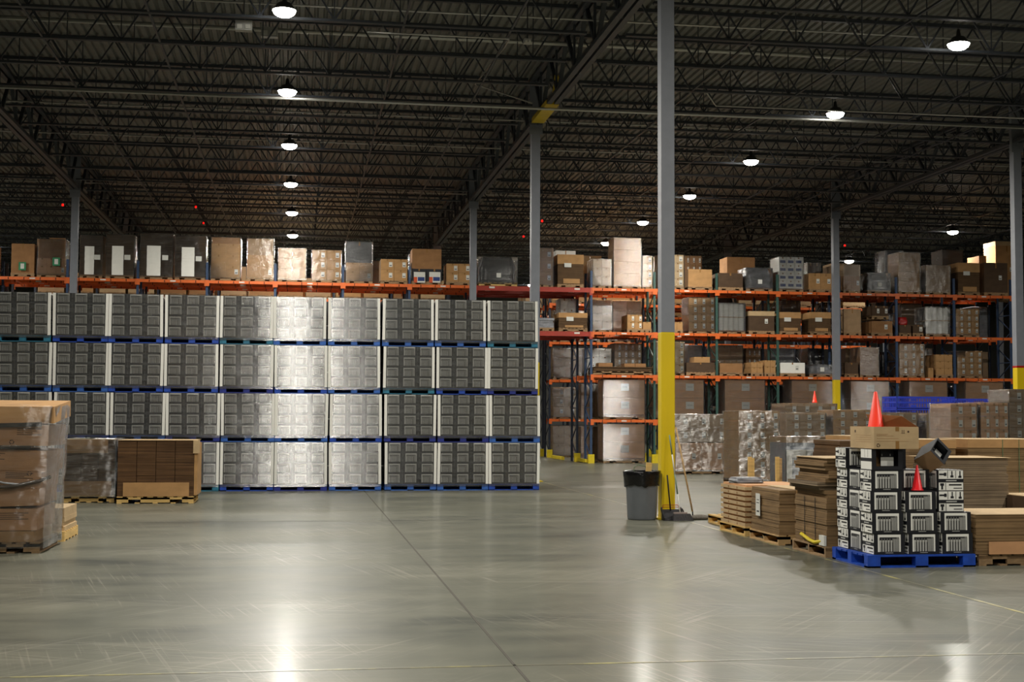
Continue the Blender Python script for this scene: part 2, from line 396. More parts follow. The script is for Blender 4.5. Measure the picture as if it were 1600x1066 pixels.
# small things in the roof
REDL = mat('red_led', (255, 40, 30), .5, var=0, emit=(255, 20, 15), es=1.6)
WHB = mat('white_box', (175, 175, 172), .6)
for k_, (px, py, Y, w) in enumerate(((98, 322, 46, 'far left beside the left column'), (306, 325, 50, 'left, upper of two'), (318, 350, 56, 'left, lower of two'), (847, 347, 46, 'right of the second centre column'), (818, 371, 52, 'left of the second centre column'), (1320, 385, 52, 'right of the far right-hand column'))):
    p = at(px, py, Y)
    mb = MB().box(-.03, .03, -.02, .02, 0, .07, REDL)
    tag(link('warning_light', mb.box(-.008, .008, -.008, .008, .07, ZB - p.z + .0, LBODY).mesh('warning_light'), loc=p), 'small red warning light hanging under the roof, ' + w, 'warning light')
for (px, py, Y, s, w) in ((381, 41, 26.6, .16, 'nearer the left lamp row, left of two'), (421, 51, 28.5, .17, 'nearer the left lamp row, right of two'), (824, 65, 26.2, .07, 'left of the centre girder')):
    p = at(px, py, Y)
    tag(link('emergency_light', MB().box(-s, s, -.08, .08, -s * .6, s * .6, WHB).box(-s * .8, -s * .2, -.1, -.08, -s * .4, s * .1, PAPER).box(s * .2, s * .8, -.1, -.08, -s * .4, s * .1, PAPER).box(-.012, .012, -.01, .01, s * .6, 10.5 - p.z, LBODY).mesh('emergency_light'), loc=p), 'small white emergency light box under the joists, ' + w, 'emergency light')

# ------------------------------------------------------------------ pallets
def pallet_block(m, w=1.2, d=1.0):
    mb = MB(); h = .14
    for k in range(7): mb.box(-w / 2, w / 2, k * (d - .11) / 6, k * (d - .11) / 6 + .11, h - .02, h, m)
    mb.box(-w / 2 + .1, w / 2 - .1, d / 2 - .01, d / 2 + .01, .0, h - .02, m)  # added divider board, blocks the bright view behind so the fork openings look dark
    for x in (-w / 2, -.07, w / 2 - .14):
        mb.box(x, x + .14, 0, d, .0, .018, m)
        for y in (0, d / 2 - .05, d - .10): mb.box(x, x + .14, y, y + .10, .018, h - .02, m)
    mb.box(-w / 2, w / 2, 0, .1, 0, .018, m); mb.box(-w / 2, w / 2, d - .1, d, 0, .018, m)
    return mb.mesh('block_pallet')
PBL = [pallet_block(m, 1.15) for m in BLU]
def pallet_string(m, w=1.0, d=1.2, side=False):
    """stringer pallet; stringers run along Y unless side"""
    mb = MB(); h = .13; W, Dp = (w, d)
    n = 7
    for k in range(8):
        if side: xx = -W / 2 + k * (W - .11) / 7; mb.box(xx, xx + .11, 0, Dp, h - .018, h, m)
        elif k == 7: pass
        else: yy = k * (Dp - .09) / (n - 1); mb.box(-W / 2, W / 2, yy, yy + .09, h - .018, h, m)
    for q in (0, .5, 1):
        if side:
            y = q * (Dp - .04)
            # notched stringer facing the viewer
            for a, b in ((0, .15), (.31, .69), (.85, 1)): mb.box(-W / 2 + a * W, -W / 2 + b * W, y, y + .04, .018, h - .018, m)
            mb.box(-W / 2, W / 2, y, y + .04, h - .055, h - .0181, m)
        else:
            x = -W / 2 + q * (W - .04); mb.box(x, x + .04, 0, Dp, .018, h - .018, m)
    for q in (0, .25, .5, .75, 1):
        if side: x = -W / 2 + q * (W - .09); mb.box(x, x + .09, 0, Dp, 0, .018, m)
        else: y = q * (Dp - .09); mb.box(-W / 2, W / 2, y, y + .09, 0, .018, m)
    return mb.mesh('wood_pallet')
_PC = {}
def wpal(w, d, m=WOOD, side=True):
    key = (round(w, 1), round(d, 1), m.name, side)
    if key not in _PC: _PC[key] = pallet_string(m, round(w, 1), round(d, 1), side)
    return _PC[key]

# shell of stretch film: jittered open box
def wrap_mesh(w, d, z0, z1, m, seed=0, j=.006, nx=6, nz=6, top=True, skirt=0, taper=0, mfront=None):
    rnd = random.Random(seed); mb = MB(); k = mb.mi(m)
    def ring(z, off, t):
        P = []
        for i in range(nx): P.append((-w / 2 + w * i / nx, 0, z))
        for i in range(nx): P.append((w / 2, d * i / nx, z))
        for i in range(nx): P.append((w / 2 - w * i / nx, d, z))
        for i in range(nx): P.append((-w / 2, d - d * i / nx, z))
        out = []
        for i, p in enumerate(P):
            x, y, zz = p; jj = rnd.uniform(0, 1) * j; nxr = (x / (w / 2)) ; nyr = (y - d / 2) / (d / 2)
            corner = i % nx == 0
            ex = (jj + off + t) * nxr if abs(nxr) > .99 else 0; ey = (jj + off + t) * nyr if abs(nyr) > .99 else 0
            if corner: ex *= .6; ey *= .6
            out.append((x + ex, y + ey, zz + (rnd.uniform(-1, 1) * j * .8 if 0 < t else 0)))
        return out
    rings = []
    for i in range(nz + 1):
        z = z0 + (z1 - z0) * i / nz
        rings.append(ring(z, .006 + (skirt if i == 0 else 0), taper * i / nz))
    mb.loft(rings, m, cap=False)
    if mfront:
        kf = mb.mi(mfront)
        for q in range(len(mb.m)):
            if q % (4 * nx) < nx: mb.m[q] = kf
    if top:
        n = len(rings[0]); b = nz * n
        mb.v.append((0, d / 2, z1 + .008)); c = len(mb.v) - 1
        for i in range(n): mb.f.append((b + i, b + (i + 1) % n, c)); mb.m.append(k)
    me = mb.mesh('stretch_wrap', True); me.set_sharp_from_angle(angle=R(40)); return me

# ------------------------------------------------------------------ brush cartons (printed black boxes)
CW, CH = .366, .232
def carton_print(w, d, h, detail=0):
    mb = MB(); e = .0012
    mb.box(-w / 2, w / 2, 0, d, 0, h, BLACKP)
    for s in (0, 1):      # front and back window
        def fb(x0, x1, z0, z1, m, lay):
            if s == 0: mb.box(x0, x1, -e * lay, 0, z0, z1, m)
            else: mb.box(-x1, -x0, d, d + e * lay, z0, z1, m)
        x0, x1, z0, z1 = (-w * .37, w * .37, h * .13, h * .95) if detail else (-w * .345, w * .345, h * .15, h * .95)
        fb(x0, x1, z0, z1, WHITEP, 1)
        fb(x0 + .02, x1 - .02, z0, z1 - .028, GREYP if detail else LG2, 2)
        if s == 0 or detail:
            fb(x0 + .02, x1 - .05, z1 - .045, z1 - .030, DGREYP, 3)     # brush heads in a row
            for k in range(5):
                xx = x0 + .03 + k * .032
                if detail:
                    fb(xx - .012, xx + .010, z1 - .062, z1 - .038, BLACKP, 3.5); fb(xx - .008, xx + .008, z1 - .085, z1 - .062, LGREYP, 3.5)
                fb(xx - .006, xx + .007, z0 + .004, z1 - .07, LGREYP if detail else WHITEP, 3)
                if not detail: fb(xx + .008, xx + .019, z0, z1 - .07, DGREYP, 2.6)
                if detail: fb(xx + .009, xx + .018, z0 + .002, z1 - .085, BLACKP, 2.6)
            for k in range(5):
                xx = x0 + .03 + 5 * .032 + k * .013
                fb(xx - .002, xx + .0025, z0 + .004, z1 - .05, LGREYP, 3)
                if detail: fb(xx + .004, xx + .007, z0 + .002, z1 - .04, DGREYP, 2.8)
        if detail: fb(-.045, .045, h * .07, h * .09, LGREYP, 1)
    for s in (-1, 1):      # white printed ends
        def sd(y0, y1, z0, z1, m, lay):
            if s < 0: mb.box(-w / 2 - e * lay, -w / 2, y0, y1, z0, z1, m)
            else: mb.box(w / 2, w / 2 + e * lay, d - y1, d - y0, z0, z1, m)
        sd(.004, d - .004, h * .02, h * .98, WHITEP, 1)
        sd(.0, d, h * .40, h * .57, BLACKP, 2)
        if detail:
            sd(d * .28, d * .70, h * .46, h * .51, LGREYP, 3)
            for q in (.30, .62): sd(d * q, d * q + .006, h * .60, h * .97, BLACKP, 2)
            for q, zz in ((.08, .62), (.40, .64)):
                sd(d * q, d * q + .036, h * zz, h * (zz + .10), BLACKP, 2); sd(d * q + .010, d * q + .024, h * (zz + .10), h * .95, BLACKP, 2)
            sd(d * .72, d * .97, h * .75, h * .83, BLACKP, 2); sd(d * .68, d * .78, h * .71, h * .87, BLACKP, 2)
            sd(d * .70, d * .72, h * .03, h * .38, BLACKP, 2)
            sd(d * .08, d * .58, h * .25, h * .32, BLACKP, 2); sd(d * .06, d * .4, h * .10, h * .14, BLACKP, 2)
            sd(d * .78, d * .93, h * .24, h * .36, BLACKP, 2); sd(d * .82, d * .89, h * .06, h * .24, BLACKP, 2)
    return mb.mesh('brush_carton')
CARTON = carton_print(CW, .98, CH)
BOARD = MB().box(-.028, .028, -.004, 0, 0, CH * 4 - .01, WHITEP).box(-.032, -.028, -.004, .05, 0, CH * 4 - .01, WHITEP).mesh('corner_board')
BOARDR = MB().box(-.028, .028, -.004, 0, 0, CH * 4 - .01, WHITEP).box(.028, .032, -.004, .05, 0, CH * 4 - .01, WHITEP).mesh('corner_board')
WRAPS = [wrap_mesh(1.125, 1.0, .09, .141 + 4 * CH, FILM, s, .005, 5, 7, skirt=.006, top=False) for s in range(6)]
WY = 30.52
tiers = ['floor', 'second', 'third', 'top']; colsn = ['rightmost', 'second from right', 'third from right', 'fourth from right', 'fifth from right', 'sixth from right', 'seventh from right', 'eighth from right', 'ninth from right', 'tenth from right']
rnd = random.Random(3)
for c in range(10):
    for t in range(4):
        jx = {0: .03, 1: .03, 2: -.01, 3: -.03}[t] + rnd.uniform(-.012, .012)
        X = 5.37 - .59 - c * 1.177 + jx - (.05 if c > 2 else 0)
        zz = t * 1.072
        extra = ''
        if c in (3, 4): extra = 'glaring bright film-'
        o = empty('pallet_load', (X, WY + rnd.uniform(-.02, .02), zz), '%swrapped pallet of black cartons, %s tier, %s column of the wall' % (extra or 'shrink-', tiers[t], colsn[c]), 'pallet load', 'shrink-wrapped pallets forming the wall', rnd.uniform(-.006, .006) - (R(2.9) if c == 3 else R(.6) if c == 4 else R(1.2) if c == 5 else 0))
        link('pallet', PBL[rnd.choice([0, 0, 1, 3, 0, 2, 1])], o)
        sh = rnd.uniform(-.0006, .0006)
        for i in range(3):
            for k in range(4):
                link('carton', CARTON, o, ((i - 1) * (CW + .003) + sh * k * 10 - .0, .012 + rnd.uniform(0, .004), .141 + k * CH))
        tl = rnd.uniform(-.012, .012)
        link('corner_board', BOARD, o, (-.545, -.012, .145), (0, tl, 0)); link('corner_board', BOARDR, o, (.545, -.012, .145), (0, rnd.uniform(-.012, .012), 0))
        link('stretch_wrap', rnd.choice(WRAPS), o)

CBLK = MB().box(-.55, .55, 0, .98, .141, .141 + 4 * CH, BLACKP).box(-.55, .55, -.002, 0, .5, .52, WHITEP).mesh('carton_block')
for c in range(10):
    for t in range(4):
        o = empty('pallet_load', (5.37 - .59 - c * 1.177 - .33, WY + 1.12, t * 1.072), 'black carton pallet in the hidden back row, %s tier, %s column' % (tiers[t], colsn[c]), 'pallet load', 'second row of pallets behind the wall')
        link('pallet', PBL[(c + t) % 4], o); link('carton_block', CBLK, o)
# ------------------------------------------------------------------ generic loads
_BC = {}
def boxmesh(w, d, h, m, label=False, tape=True, flap=None, m2=None):
    key = (round(w, 2), round(d, 2), round(h, 2), m.name, label, tape, m2.name if m2 else '')
    if key in _BC: return _BC[key]
    w, d, h = key[0], key[1], key[2]
    mb = MB().box(-w / 2, w / 2, 0, d, 0, h, m)
    if tape: mb.box(-.025, .025, -.001, 0, h * .82, h, TAPE); mb.box(-.025, .025, 0, d, h, h + .001, TAPE)
    if label: 
        lw = min(.12, w * .3); lh = min(.17, h * .6)
        mb.box(w * .12, w * .12 + lw, -.002, 0, h * .5 - lh / 2, h * .5 + lh / 2, PAPER)
        mb.box(w * .12 + lw * .15, w * .12 + lw * .85, -.003, -.002, h * .5 - lh * .3, h * .5 - lh * .12, DGREYP)
    if m2: mb.box(-w * .35, w * .35, -.002, 0, h * .25, h * .6, m2)
    _BC[key] = mb.mesh('carton'); return _BC[key]
def blob(w, d, h, m, seed, j=.05):
    rnd = random.Random(seed); mb = MB(); rings = []; n = 16
    for i in range(9):
        t = i / 8; z = h * t; s = 1 - .18 * max(0, t - .6) / .4 * rnd.uniform(.5, 1.2)
        rings.append([((abs(math.cos(a)) ** .35 * math.copysign(1, math.cos(a))) * w / 2 * s + rnd.uniform(-j, j) * .4, d / 2 + (abs(math.sin(a)) ** .35 * math.copysign(1, math.sin(a))) * d / 2 * s + rnd.uniform(-j, j) * .4, z) for a in [2 * math.pi * (q + .5) / n for q in range(n)]])
    mb.loft(rings, m); return mb.mesh('bundle', True)
def layers_mesh(w, d, h, m, n, seed, off=.01, top=None):
    rnd = random.Random(seed); mb = MB(); dz = h / n
    for k in range(n):
        a, b = rnd.uniform(-off, off), rnd.uniform(-off, off)
        mb.box(-w / 2 + a, w / 2 + a, b, d + b, k * dz, (k + 1) * dz - .001, (top if top and k == n - 1 else m))
    return mb.mesh('sheet_stack')
Mx = {'tan': TAN, 'pale': TAN2, 'brn': BRN, 'pink': PINK, 'drk': DRK, 'gry': GRYB, 'white': WHITEP, 'black': BLACKP, 'grey': LGREYP, 'dgrey': DGREYP}
SILV = mat('silver_wrapped_goods', (130, 132, 138), .3, var=.3, bump=1, vs=(5, 5, 9)); DSIL = mat('dark_wrapped_goods', (50, 50, 54), .2, var=.4, bump=1, vs=(5, 5, 9))
def pload(X0, X1, Y, z, h, style, label, cat='pallet load', group=None, d=.98, wrap=None, pal=WOODD, seed=0, rz=0, haspal=True, j=.012, skirt=0.0):
    """a pallet load standing with its front at Y; h is the height above z, pallet included"""
    w = X1 - X0; o = empty('pallet_load', ((X0 + X1) / 2, Y, z), label, cat, group, rz)
    ph = .13 if haspal else 0
    if haspal: link('pallet', wpal(w, d, pal), o, sc=(w / round(w, 1), d / round(d, 1), 1))
    H = h - ph; s = style; k = s[0]; rn = random.Random(seed)
    if k == 'cart':      # nx, nz, material, label
        nx, nz, mm, lab = s[1:5]; skip = s[5] if len(s) > 5 else (); m2 = s[6] if len(s) > 6 else None
        cw, ch = (w - .02) / nx - .009, H / nz
        for a in range(nx):
            for b in range(nz):
                if (a, b) in skip: continue
                link('carton', boxmesh(cw, d - .02, ch - .006, Mx[mm], lab, True, None, m2 if b == nz - 1 or not m2 else m2), o, (-w / 2 + .01 + (a + .5) * (w - .02) / nx, .01 + rn.uniform(0, .01), ph + b * ch), sc=(cw / max(.01, round(cw, 2)), 1, (ch - .006) / max(.01, round(ch - .006, 2))))
    elif k == 'cart2':   # upper block differs from lower: lower nx,nz,mat  upper mat, fraction
        nx, nz, mm, up, fr = s[1:6]; Hl = H * (1 - fr); cw, ch = (w - .02) / nx, Hl / nz
        for a in range(nx):
            for b in range(nz): link('carton', boxmesh(cw - .004, d - .02, ch - .002, Mx[mm], (a == nx - 1 and b == 0)), o, (-w / 2 + .01 + (a + .5) * cw, .01, ph + b * ch), sc=((cw - .004) / max(.01, round(cw - .004, 2)), 1, (ch - .002) / max(.01, round(ch - .002, 2))))
        link('upper_carton', boxmesh(w * .94, d * .9, H * fr, Mx[up], False), o, (0, .04, ph + Hl), sc=(1, 1, H * fr / round(H * fr, 2)))['label'] = 'darker upper carton'
    elif k == 'sleeve':  # dark body, tan lid, placard
        hb = H * .68
        link('sheet_bundle', layers_mesh(w * .98, d, hb, FLATD, 8, seed, .006), o, (0, 0, ph))
        lid = link('lid', MB().box(-w / 2, w / 2, -.01, d, hb, H, TAN).mesh('lid'), o, (0, 0, ph))
        link('strip', MB().box(-w * .28, w * .35, -.016, -.007, .02, H * .18, TAN).mesh('strip'), o, (0, 0, ph))
        link('placard', MB().box(-.14, .12, -.024, -.017, 0, .15, PAPER).mesh('placard'), lid, (-w * .1, 0, hb - .12))
    elif k == 'box':
        link('carton', boxmesh(w - .02, d, H, Mx[s[1]], len(s) > 2, True), o, (0, 0, ph), sc=(1, 1, H / round(H, 2)))
        if len(s) > 2 and s[2] == 'lid': link('lid', MB().box(-w / 2, w / 2, -.012, d + .01, -.16, .012, TAN2).mesh('lid'), o, (0, 0, ph + H))
    elif k == 'gaylord':
        lo = link('lower_carton', MB().box(-w / 2 + .01, w / 2 - .01, 0, d, 0, H * .5, Mx[s[1]]).box(-w / 2 + .03, w / 2 - .03, -.002, 0, .02, .05, INK).mesh('gaylord'), o, (0, 0, ph))
        up = link('upper_carton', MB().box(-w / 2 + .01, w / 2 - .01, 0, d, H * .5 + .008, H, Mx[s[1]]).mesh('gaylord'), o, (0, 0, ph))
        for q in (.30, .80):
            link('placard', MB().box(-.15, .15, -.006, -.0005, -.13, .13, PAPER).box(-.1, .1, -.008, -.006, -.02, .03, LGREYP).mesh('placard'), lo if q < .5 else up, (w * .02, 0, H * q))
    elif k == 'reams':
        link('bundle', layers_mesh(w * .98, d, H, FLATD, 10, seed, .004), o, (0, 0, ph))
        link('white_reams', layers_mesh(w * .42, .02, H * .72, WHITEP, 10, seed, .003), o, (-w * .08, -.026, ph + .0))
        link('placard', MB().box(-.1, .1, -.036, -.03, 0, .17, PAPER).mesh('placard'), o, (w * .27, 0.01, ph + H * .38))
    elif k == 'rolls':
        n = s[1]
        for t in range(2):
            for a in range(n):
                r = (w - .04) / n / 2
                for dd in range(2):
                    link('roll', _roll(r, H / 2 - .03), o, (-w / 2 + .02 + r * (2 * a + 1), r + dd * (d - 2 * r), ph + t * H / 2))
            if t == 0: link('slip_sheet', MB().box(-w / 2, w / 2, 0, d, H / 2 - .028, H / 2 - .002, TAN2).mesh('slip'), o, (0, 0, ph))
    elif k == 'flat':
        link('sheet_bundle', layers_mesh(w * .98, d, H, s[1], s[2], seed, s[3] if len(s) > 3 else .01, s[4] if len(s) > 4 else None), o, (0, 0, ph))
    elif k == 'blob':
        link('bundle', blob(w * .95, d * .95, H, s[1], seed), o, (0, .02, ph))
        link('placard', MB().box(-.08, .08, -.006, 0, 0, .16, PAPER).mesh('placard'), o, (.02, -.03, ph + H * .2))
    elif k == 'seethru':
        link('bundle', layers_mesh(w * .98, d, H, s[1], s[2], seed, .004), o, (0, 0, ph))
    if wrap:
        nx = max(4, int(w / .22)); nz = max(3, int(h / .2))
        link('stretch_wrap', wrap_mesh(w + .012, d + .012, .08 if haspal else .01, h + .01, wrap, seed, j, nx, nz, skirt=skirt), o, (0, -.006, 0))
    return o
_rl = {}
def _roll(r, h):
    k = (round(r, 3), round(h, 3))
    if k not in _rl: _rl[k] = MB().lathe([(r * .98, 0), (r, .01), (r, h - .01), (r * .98, h)], WHITEP, n=16).mesh('roll', False)
    return _rl[k]
# ------------------------------------------------------------------ pallet racks
BZ = [1.57, 3.18, 4.73, 6.32]
RY = 48.10
def frame_mesh(m, H=6.95, d=1.06):
    mb = MB()
    for y in (.0, d - .07): mb.box(-.04, .04, y, y + .07, 0, H, m)
    z = .2; s = 0
    while z < H - .6:
        a, b = (.04, d - .04) if s % 2 == 0 else (d - .04, .04)
        mb.bar((0, a, z), (0, b, z + .55), .03, .03, m); z += .6; s += 1
        if s % 3 == 0: mb.bar((0, .04, z), (0, d - .04, z), .03, .03, m)
    return mb.mesh('upright_frame')
FR = {k: frame_mesh(v) for k, v in (('b', RBLU), ('g', RGRN), ('d', RDRK))}
_bm = {}
def beam_mesh(w, m, h=.1, slots=True):
    k = (round(w, 2), m.name, h)
    if k in _bm: return _bm[k]
    mb = MB().box(.04, w - .04, -.03, .03, -h, 0, m)
    for x in (-.035, w - .085): mb.box(x, x + .12, -.04, -.03, -h - .1, .01, m)
    if slots:
        for q in (.17, .39, .62, .84): mb.box(w * q - .012, w * q + .012, -.034, -.03, -h * .95, -.012, SLOT)
        mb.box(w * .47, w * .55, -.0335, -.03, -h * .7, -h * .25, PAPER)
    else:
        for q in (.12, .5, .85): mb.box(w * q, w * q + .2, -.0335, -.03, -h * .5, -h * .15, PAPER)
    _bm[k] = mb.mesh('beam'); return _bm[k]
GUARD = MB().box(-.11, .11, -.02, .0, 0, .32, YEL).box(-.11, -.09, 0, .12, 0, .32, YEL).box(.09, .11, 0, .12, 0, .32, YEL).mesh('post_guard')
def rack(ups, Y, label, levels, gaps=(), red=(), cols=None, guard=True):
    o = empty('pallet_rack', (ups[0], Y, 0), label, 'pallet rack')
    for i, x in enumerate(ups):
        c = cols[i] if cols else 'd'
        uf = link('upright_frame', FR[c], o, (x - ups[0], 0, 0))
        if guard: link('post_guard', GUARD, uf, (0, -.03, 0))
    for i in range(len(ups) - 1):
        w = ups[i + 1] - ups[i]
        for lv in levels:
            isred = i in red
            if isred and lv < 2: continue
            bm = beam_mesh(w, REDB if isred else ORG, .17 if isred else .1, not isred)
            for yy in (-.03, 1.06):
                link('beam', bm, o, (ups[i] - ups[0], yy, BZ[lv]))
    return o
LU = [-12.5, -10.2, -7.89, -5.56, -3.23, -.9, 1.45, 3.79, 6.12, 10.37]
RU = [10.37, 12.72, 15.07, 17.4, 19.8, 22.05, 24.35, 26.65]
rack(LU + RU[1:], RY, 'front row of orange and blue pallet racking facing the open floor', (0, 1, 2, 3), red=(8,), cols=['b'] * 10 + ['g', 'g', 'g', 'b', 'b', 'b', 'b'])
BU = [-10.2, -7.89, -5.56, -3.23, -.9, 1.45, 3.79, 6.12, 10.2] + RU[1:]
rack(BU, 49.75, 'second row of pallet racking, back to back with the front row', (1, 2, 3), red=(7,), cols=['d'] * 16)
rack([10.1, 12.4, 14.7, 17.0, 19.3, 21.6, 23.9], 54.9, 'third row of pallet racking seen deep through the cross-aisle, right side', (0, 1, 2, 3), cols=['d'] * 8)
rack([-10.2, -7.89, -5.56, -3.23, -1.0, 1.3, 3.6, 5.9], 54.9, 'third row of pallet racking deep behind, left of the cross-aisle', (2, 3), cols=['d'] * 8)
tag(link('end_guard', MB().box(-.05, .05, 0, 1.5, .02, .14, YEL).mesh('end_guard'), loc=(10.22, 48.2, 0)), 'low yellow guard rail at the near rack end beside the cross-aisle', 'guard rail')
tag(link('end_guard', MB().box(-.05, .05, 0, 2.2, .02, .14, YEL).mesh('end_guard'), loc=(9.95, 51.2, 0)), 'low yellow guard rail deeper along the cross-aisle', 'guard rail')

DU = [-10.2, -7.89, -5.56, -3.23, -.9, 1.45, 3.79, 6.12]; DR = [10.1, 12.4, 14.7, 17.0, 19.3, 21.6, 23.9]
for q_, (yy, nm) in enumerate(((56.4, 'fourth'), (61.5, 'fifth'), (62.8, 'sixth'))):
    rack(DU, yy, '%s row of pallet racking, left of the cross-aisle, mostly hidden' % nm, (3,), cols=['d'] * 8)
    rack(DR, yy, '%s row of pallet racking, right of the cross-aisle, mostly hidden' % nm, (3,), cols=['d'] * 8)
ORD = ['', 'first', 'second', 'third', 'fourth', 'fifth', 'sixth', 'seventh', 'eighth', 'ninth', 'tenth']
nn = {54.9: 'third', 56.4: 'fourth', 61.5: 'fifth', 62.8: 'sixth'}
rn5 = random.Random(12)
for yy in nn:
    for side, us in (('left', DU), ('right', DR)):
        if yy == 54.9 and side == 'left': us = [-10.2, -7.89, -5.56, -3.23, -1.0, 1.3, 3.6, 5.9]
        for i in range(len(us) - 1):
            for h_ in (0, 1):
                x0 = us[i] + .08 + h_ * 1.1
                pload(x0, x0 + 1.0, yy + .05, BZ[3] + .001, rn5.uniform(.8, 1.25), ('box', rn5.choice(['tan', 'brn', 'gry', 'pale'])), 'carton load topping the %s rack row, %s bay %s of cross-aisle, %s half' % (nn[yy], ORD[(len(us) - 1 - i) if side == 'left' else i + 1], side, ['left', 'right'][h_]), 'pallet load', 'loads on the deep racks', d=.94, pal=WOODD)
SH = ['floor', 'lowest shelf', 'second shelf', 'third shelf', 'top shelf']
def bay(X):
    if X > 10.3: n = min(7, sum(1 for u in RU if u < X)); return '%s bay right of cross-aisle' % ['', 'first', 'second', 'third', 'fourth', 'fifth', 'sixth', 'seventh'][n]
    if X > 6.12: return 'over the cross-aisle'
    n = sum(1 for u in LU if u > X and u < 7); return '%s bay left of cross-aisle' % ['', 'first', 'second', 'third', 'fourth', 'fifth', 'sixth', 'seventh', 'eighth', 'ninth', 'tenth'][n]

def fit(a, b, lv, h, ups, zb):
    c = (a + b) / 2
    mg = .06 if lv else .13
    for i in range(len(ups) - 1):
        if ups[i] <= c <= ups[i + 1]: a, b = max(a, ups[i] + mg), min(b, ups[i + 1] - mg)
    if lv < 4: h = min(h, BZ[lv] - .13 - zb)
    return a, b, h
used = {}
def haspal_(kw): return kw.get('haspal', True)
def rl(px0, px1, yt, lv, style, desc, wrap=None, dy=0, cat='pallet load', z=None, **kw):
    Y = RY + .05 + dy; zb = (BZ[lv - 1] if lv else 0) if z is None else z
    a, b = at(px0, 450, Y).x, at(px1, 450, Y).x
    h = max(.3 if haspal_(kw) else .12, at((px0 + px1) / 2, yt, Y).z - zb)
    a, b, h = fit(a, b, lv, h, LU + RU[1:], zb)
    kw.setdefault('d', .94)
    lab = '%s, %s, %s' % (desc, SH[lv], bay((a + b) / 2))
    used[lab] = used.get(lab, 0) + 1
    if used[lab] > 1: lab += ', the %s one' % ['', '', 'second', 'third'][used[lab]]
    return pload(a, b, Y, zb + .001, h, style, lab, cat, 'pallet loads on the front racks', wrap=wrap, seed=int(px0 * 7 + yt), **kw)
F2, F3 = FILM2, FILM3
# top shelf, left of the cross-aisle
rl(-40, 12, 382, 4, ('cart', 2, 3, 'brn', True), 'small brown cartons with a white label')
rl(16, 53, 381, 4, ('box', 'brn'), 'tall brown carton behind a green label')
rl(57, 101, 374, 4, ('cart2', 3, 2, 'pink', 'brn', .55), 'brown load over small reddish cartons', F2)
for (px, yt) in ((52, 409), (88, 403)):
    p = at(px - 15 if px < 60 else px, yt, RY)
for a, b, yt, w in ((124, 159, 368, 'beside the left column'), (165, 208, 367, 'second one'), (217, 269, 366, 'broad one'), (273, 322, 369, 'beside tan cartons')):
    rl(a, b, yt, 4, ('reams',), 'dark load with white sheets, ' + w, F2)
rl(329, 375, 371, 4, ('cart2', 2, 3, 'tan', 'brn', .16), 'tan cartons under a thin dark layer', F2)
rl(385, 427, 373, 4, ('cart2', 2, 2, 'tan', 'gry', .42), 'tan cartons under a dark wrapped upper half', F2)
rl(434, 478, 388, 4, ('cart', 2, 3, 'tan', False), 'tan cartons topped by a brightly lit edge', F2)
rl(487, 533, 391, 4, ('cart', 2, 3, 'tan', True), 'tan cartons with white tags, wrapped at the top', F2)
rl(540, 582, 378, 4, ('cart2', 2, 2, 'tan', 'dgrey', .55), 'grey wrapped block over small tan cartons', F3)
rl(594, 637, 405, 4, ('cart', 2, 2, 'tan', True), 'low stepped stack of orange-tan cartons', None)
rl(641, 691, 389, 4, ('cart2', 2, 1, 'black', 'brn', .62), 'brown cartons over two printed black cartons', None)
rl(697, 736, 412, 4, ('cart', 2, 2, 'tan', True), 'low tan cartons left of grey column', None)
# orange / blue printed fronts on the two black cartons
for px in (655.5, 679.5):
    p = at(px, 433, RY - .0)
    mb = MB().box(-.2, .2, -.004, 0, -.2, .18, PAPER).box(-.2, -.08, -.006, -.004, -.2, .0, ORNL).box(-.06, .18, -.006, -.004, -.14, .0, BLUEL)
    tag(link('printed_sheet', mb.mesh('printed_sheet'), loc=(p.x, RY + .012, p.z)), 'white sheet with orange and blue print on a black carton, ' + ('left' if px < 660 else 'right') + ' of two', 'label sheet')
for px, py, w in ((35, 416, 'on the tall brown carton'), (88, 409, 'on the reddish cartons')):
    p = at(px, py, RY)
    tag(link('green_label', MB().box(-.12, .12, -.006, 0, -.14, .14, GREENL).box(-.06, .06, -.008, -.006, -.09, .09, PAPER).mesh('green_label'), loc=(p.x, RY - .01, p.z)), 'green label with white centre ' + w, 'label')
rl(748, 808, 402, 4, ('blob', DSIL), 'black wrapped bundle on a pale pallet', F2, pal=WOODY)
rl(842, 864, 388, 4, ('cart', 1, 3, 'brn', True), 'tall brown wrapped cartons with two labels', F2)
rl(871, 912, 398, 4, ('sleeve',), 'dark stack of flat sheets under a tan lid')
# top shelf, right
rl(924, 955, 405, 4, ('cart', 2, 3, 'pale', False), 'small bright shrink-wrapped cartons', F3)
rl(959, 1002, 372, 4, ('cart', 1, 4, 'tan', False), 'tallest brown load, shrink-wrapped', F2)
rl(1004, 1021, 400, 4, ('cart', 1, 4, 'pale', True), 'narrow column of pale cartons', F2)
rl(1031, 1069, 398, 4, ('cart', 2, 4, 'pale', True), 'pale labelled cartons behind the near column', F2)
rl(1075, 1113, 421, 4, ('box', 'tan'), 'large plain tan carton')
rl(1122, 1161, 427, 4, ('box', 'drk'), 'low dark brown stack')
rl(1166, 1207, 419, 4, ('blob', SILV), 'grey plastic-wrapped block', F3)
rl(1217, 1255, 402, 4, ('cart', 3, 4, 'white', False, (), BLUEL), 'tall white block with rows of blue print', F3)
rl(1265, 1300, 427, 4, ('cart', 2, 1, 'tan', True), 'low tan box beside a white labelled box', None)
rl(1318, 1344, 414, 4, ('cart2', 2, 1, 'brn', 'gry', .45), 'grey and brown boxes just right of a column', F2)
rl(1356, 1391, 427, 4, ('blob', DSIL), 'low domed dark bundle in glossy film', F2)
rl(1404, 1438, 395, 4, ('cart', 1, 4, 'tan', False), 'tall tan load with a ragged wrapped top', F3, j=.03)
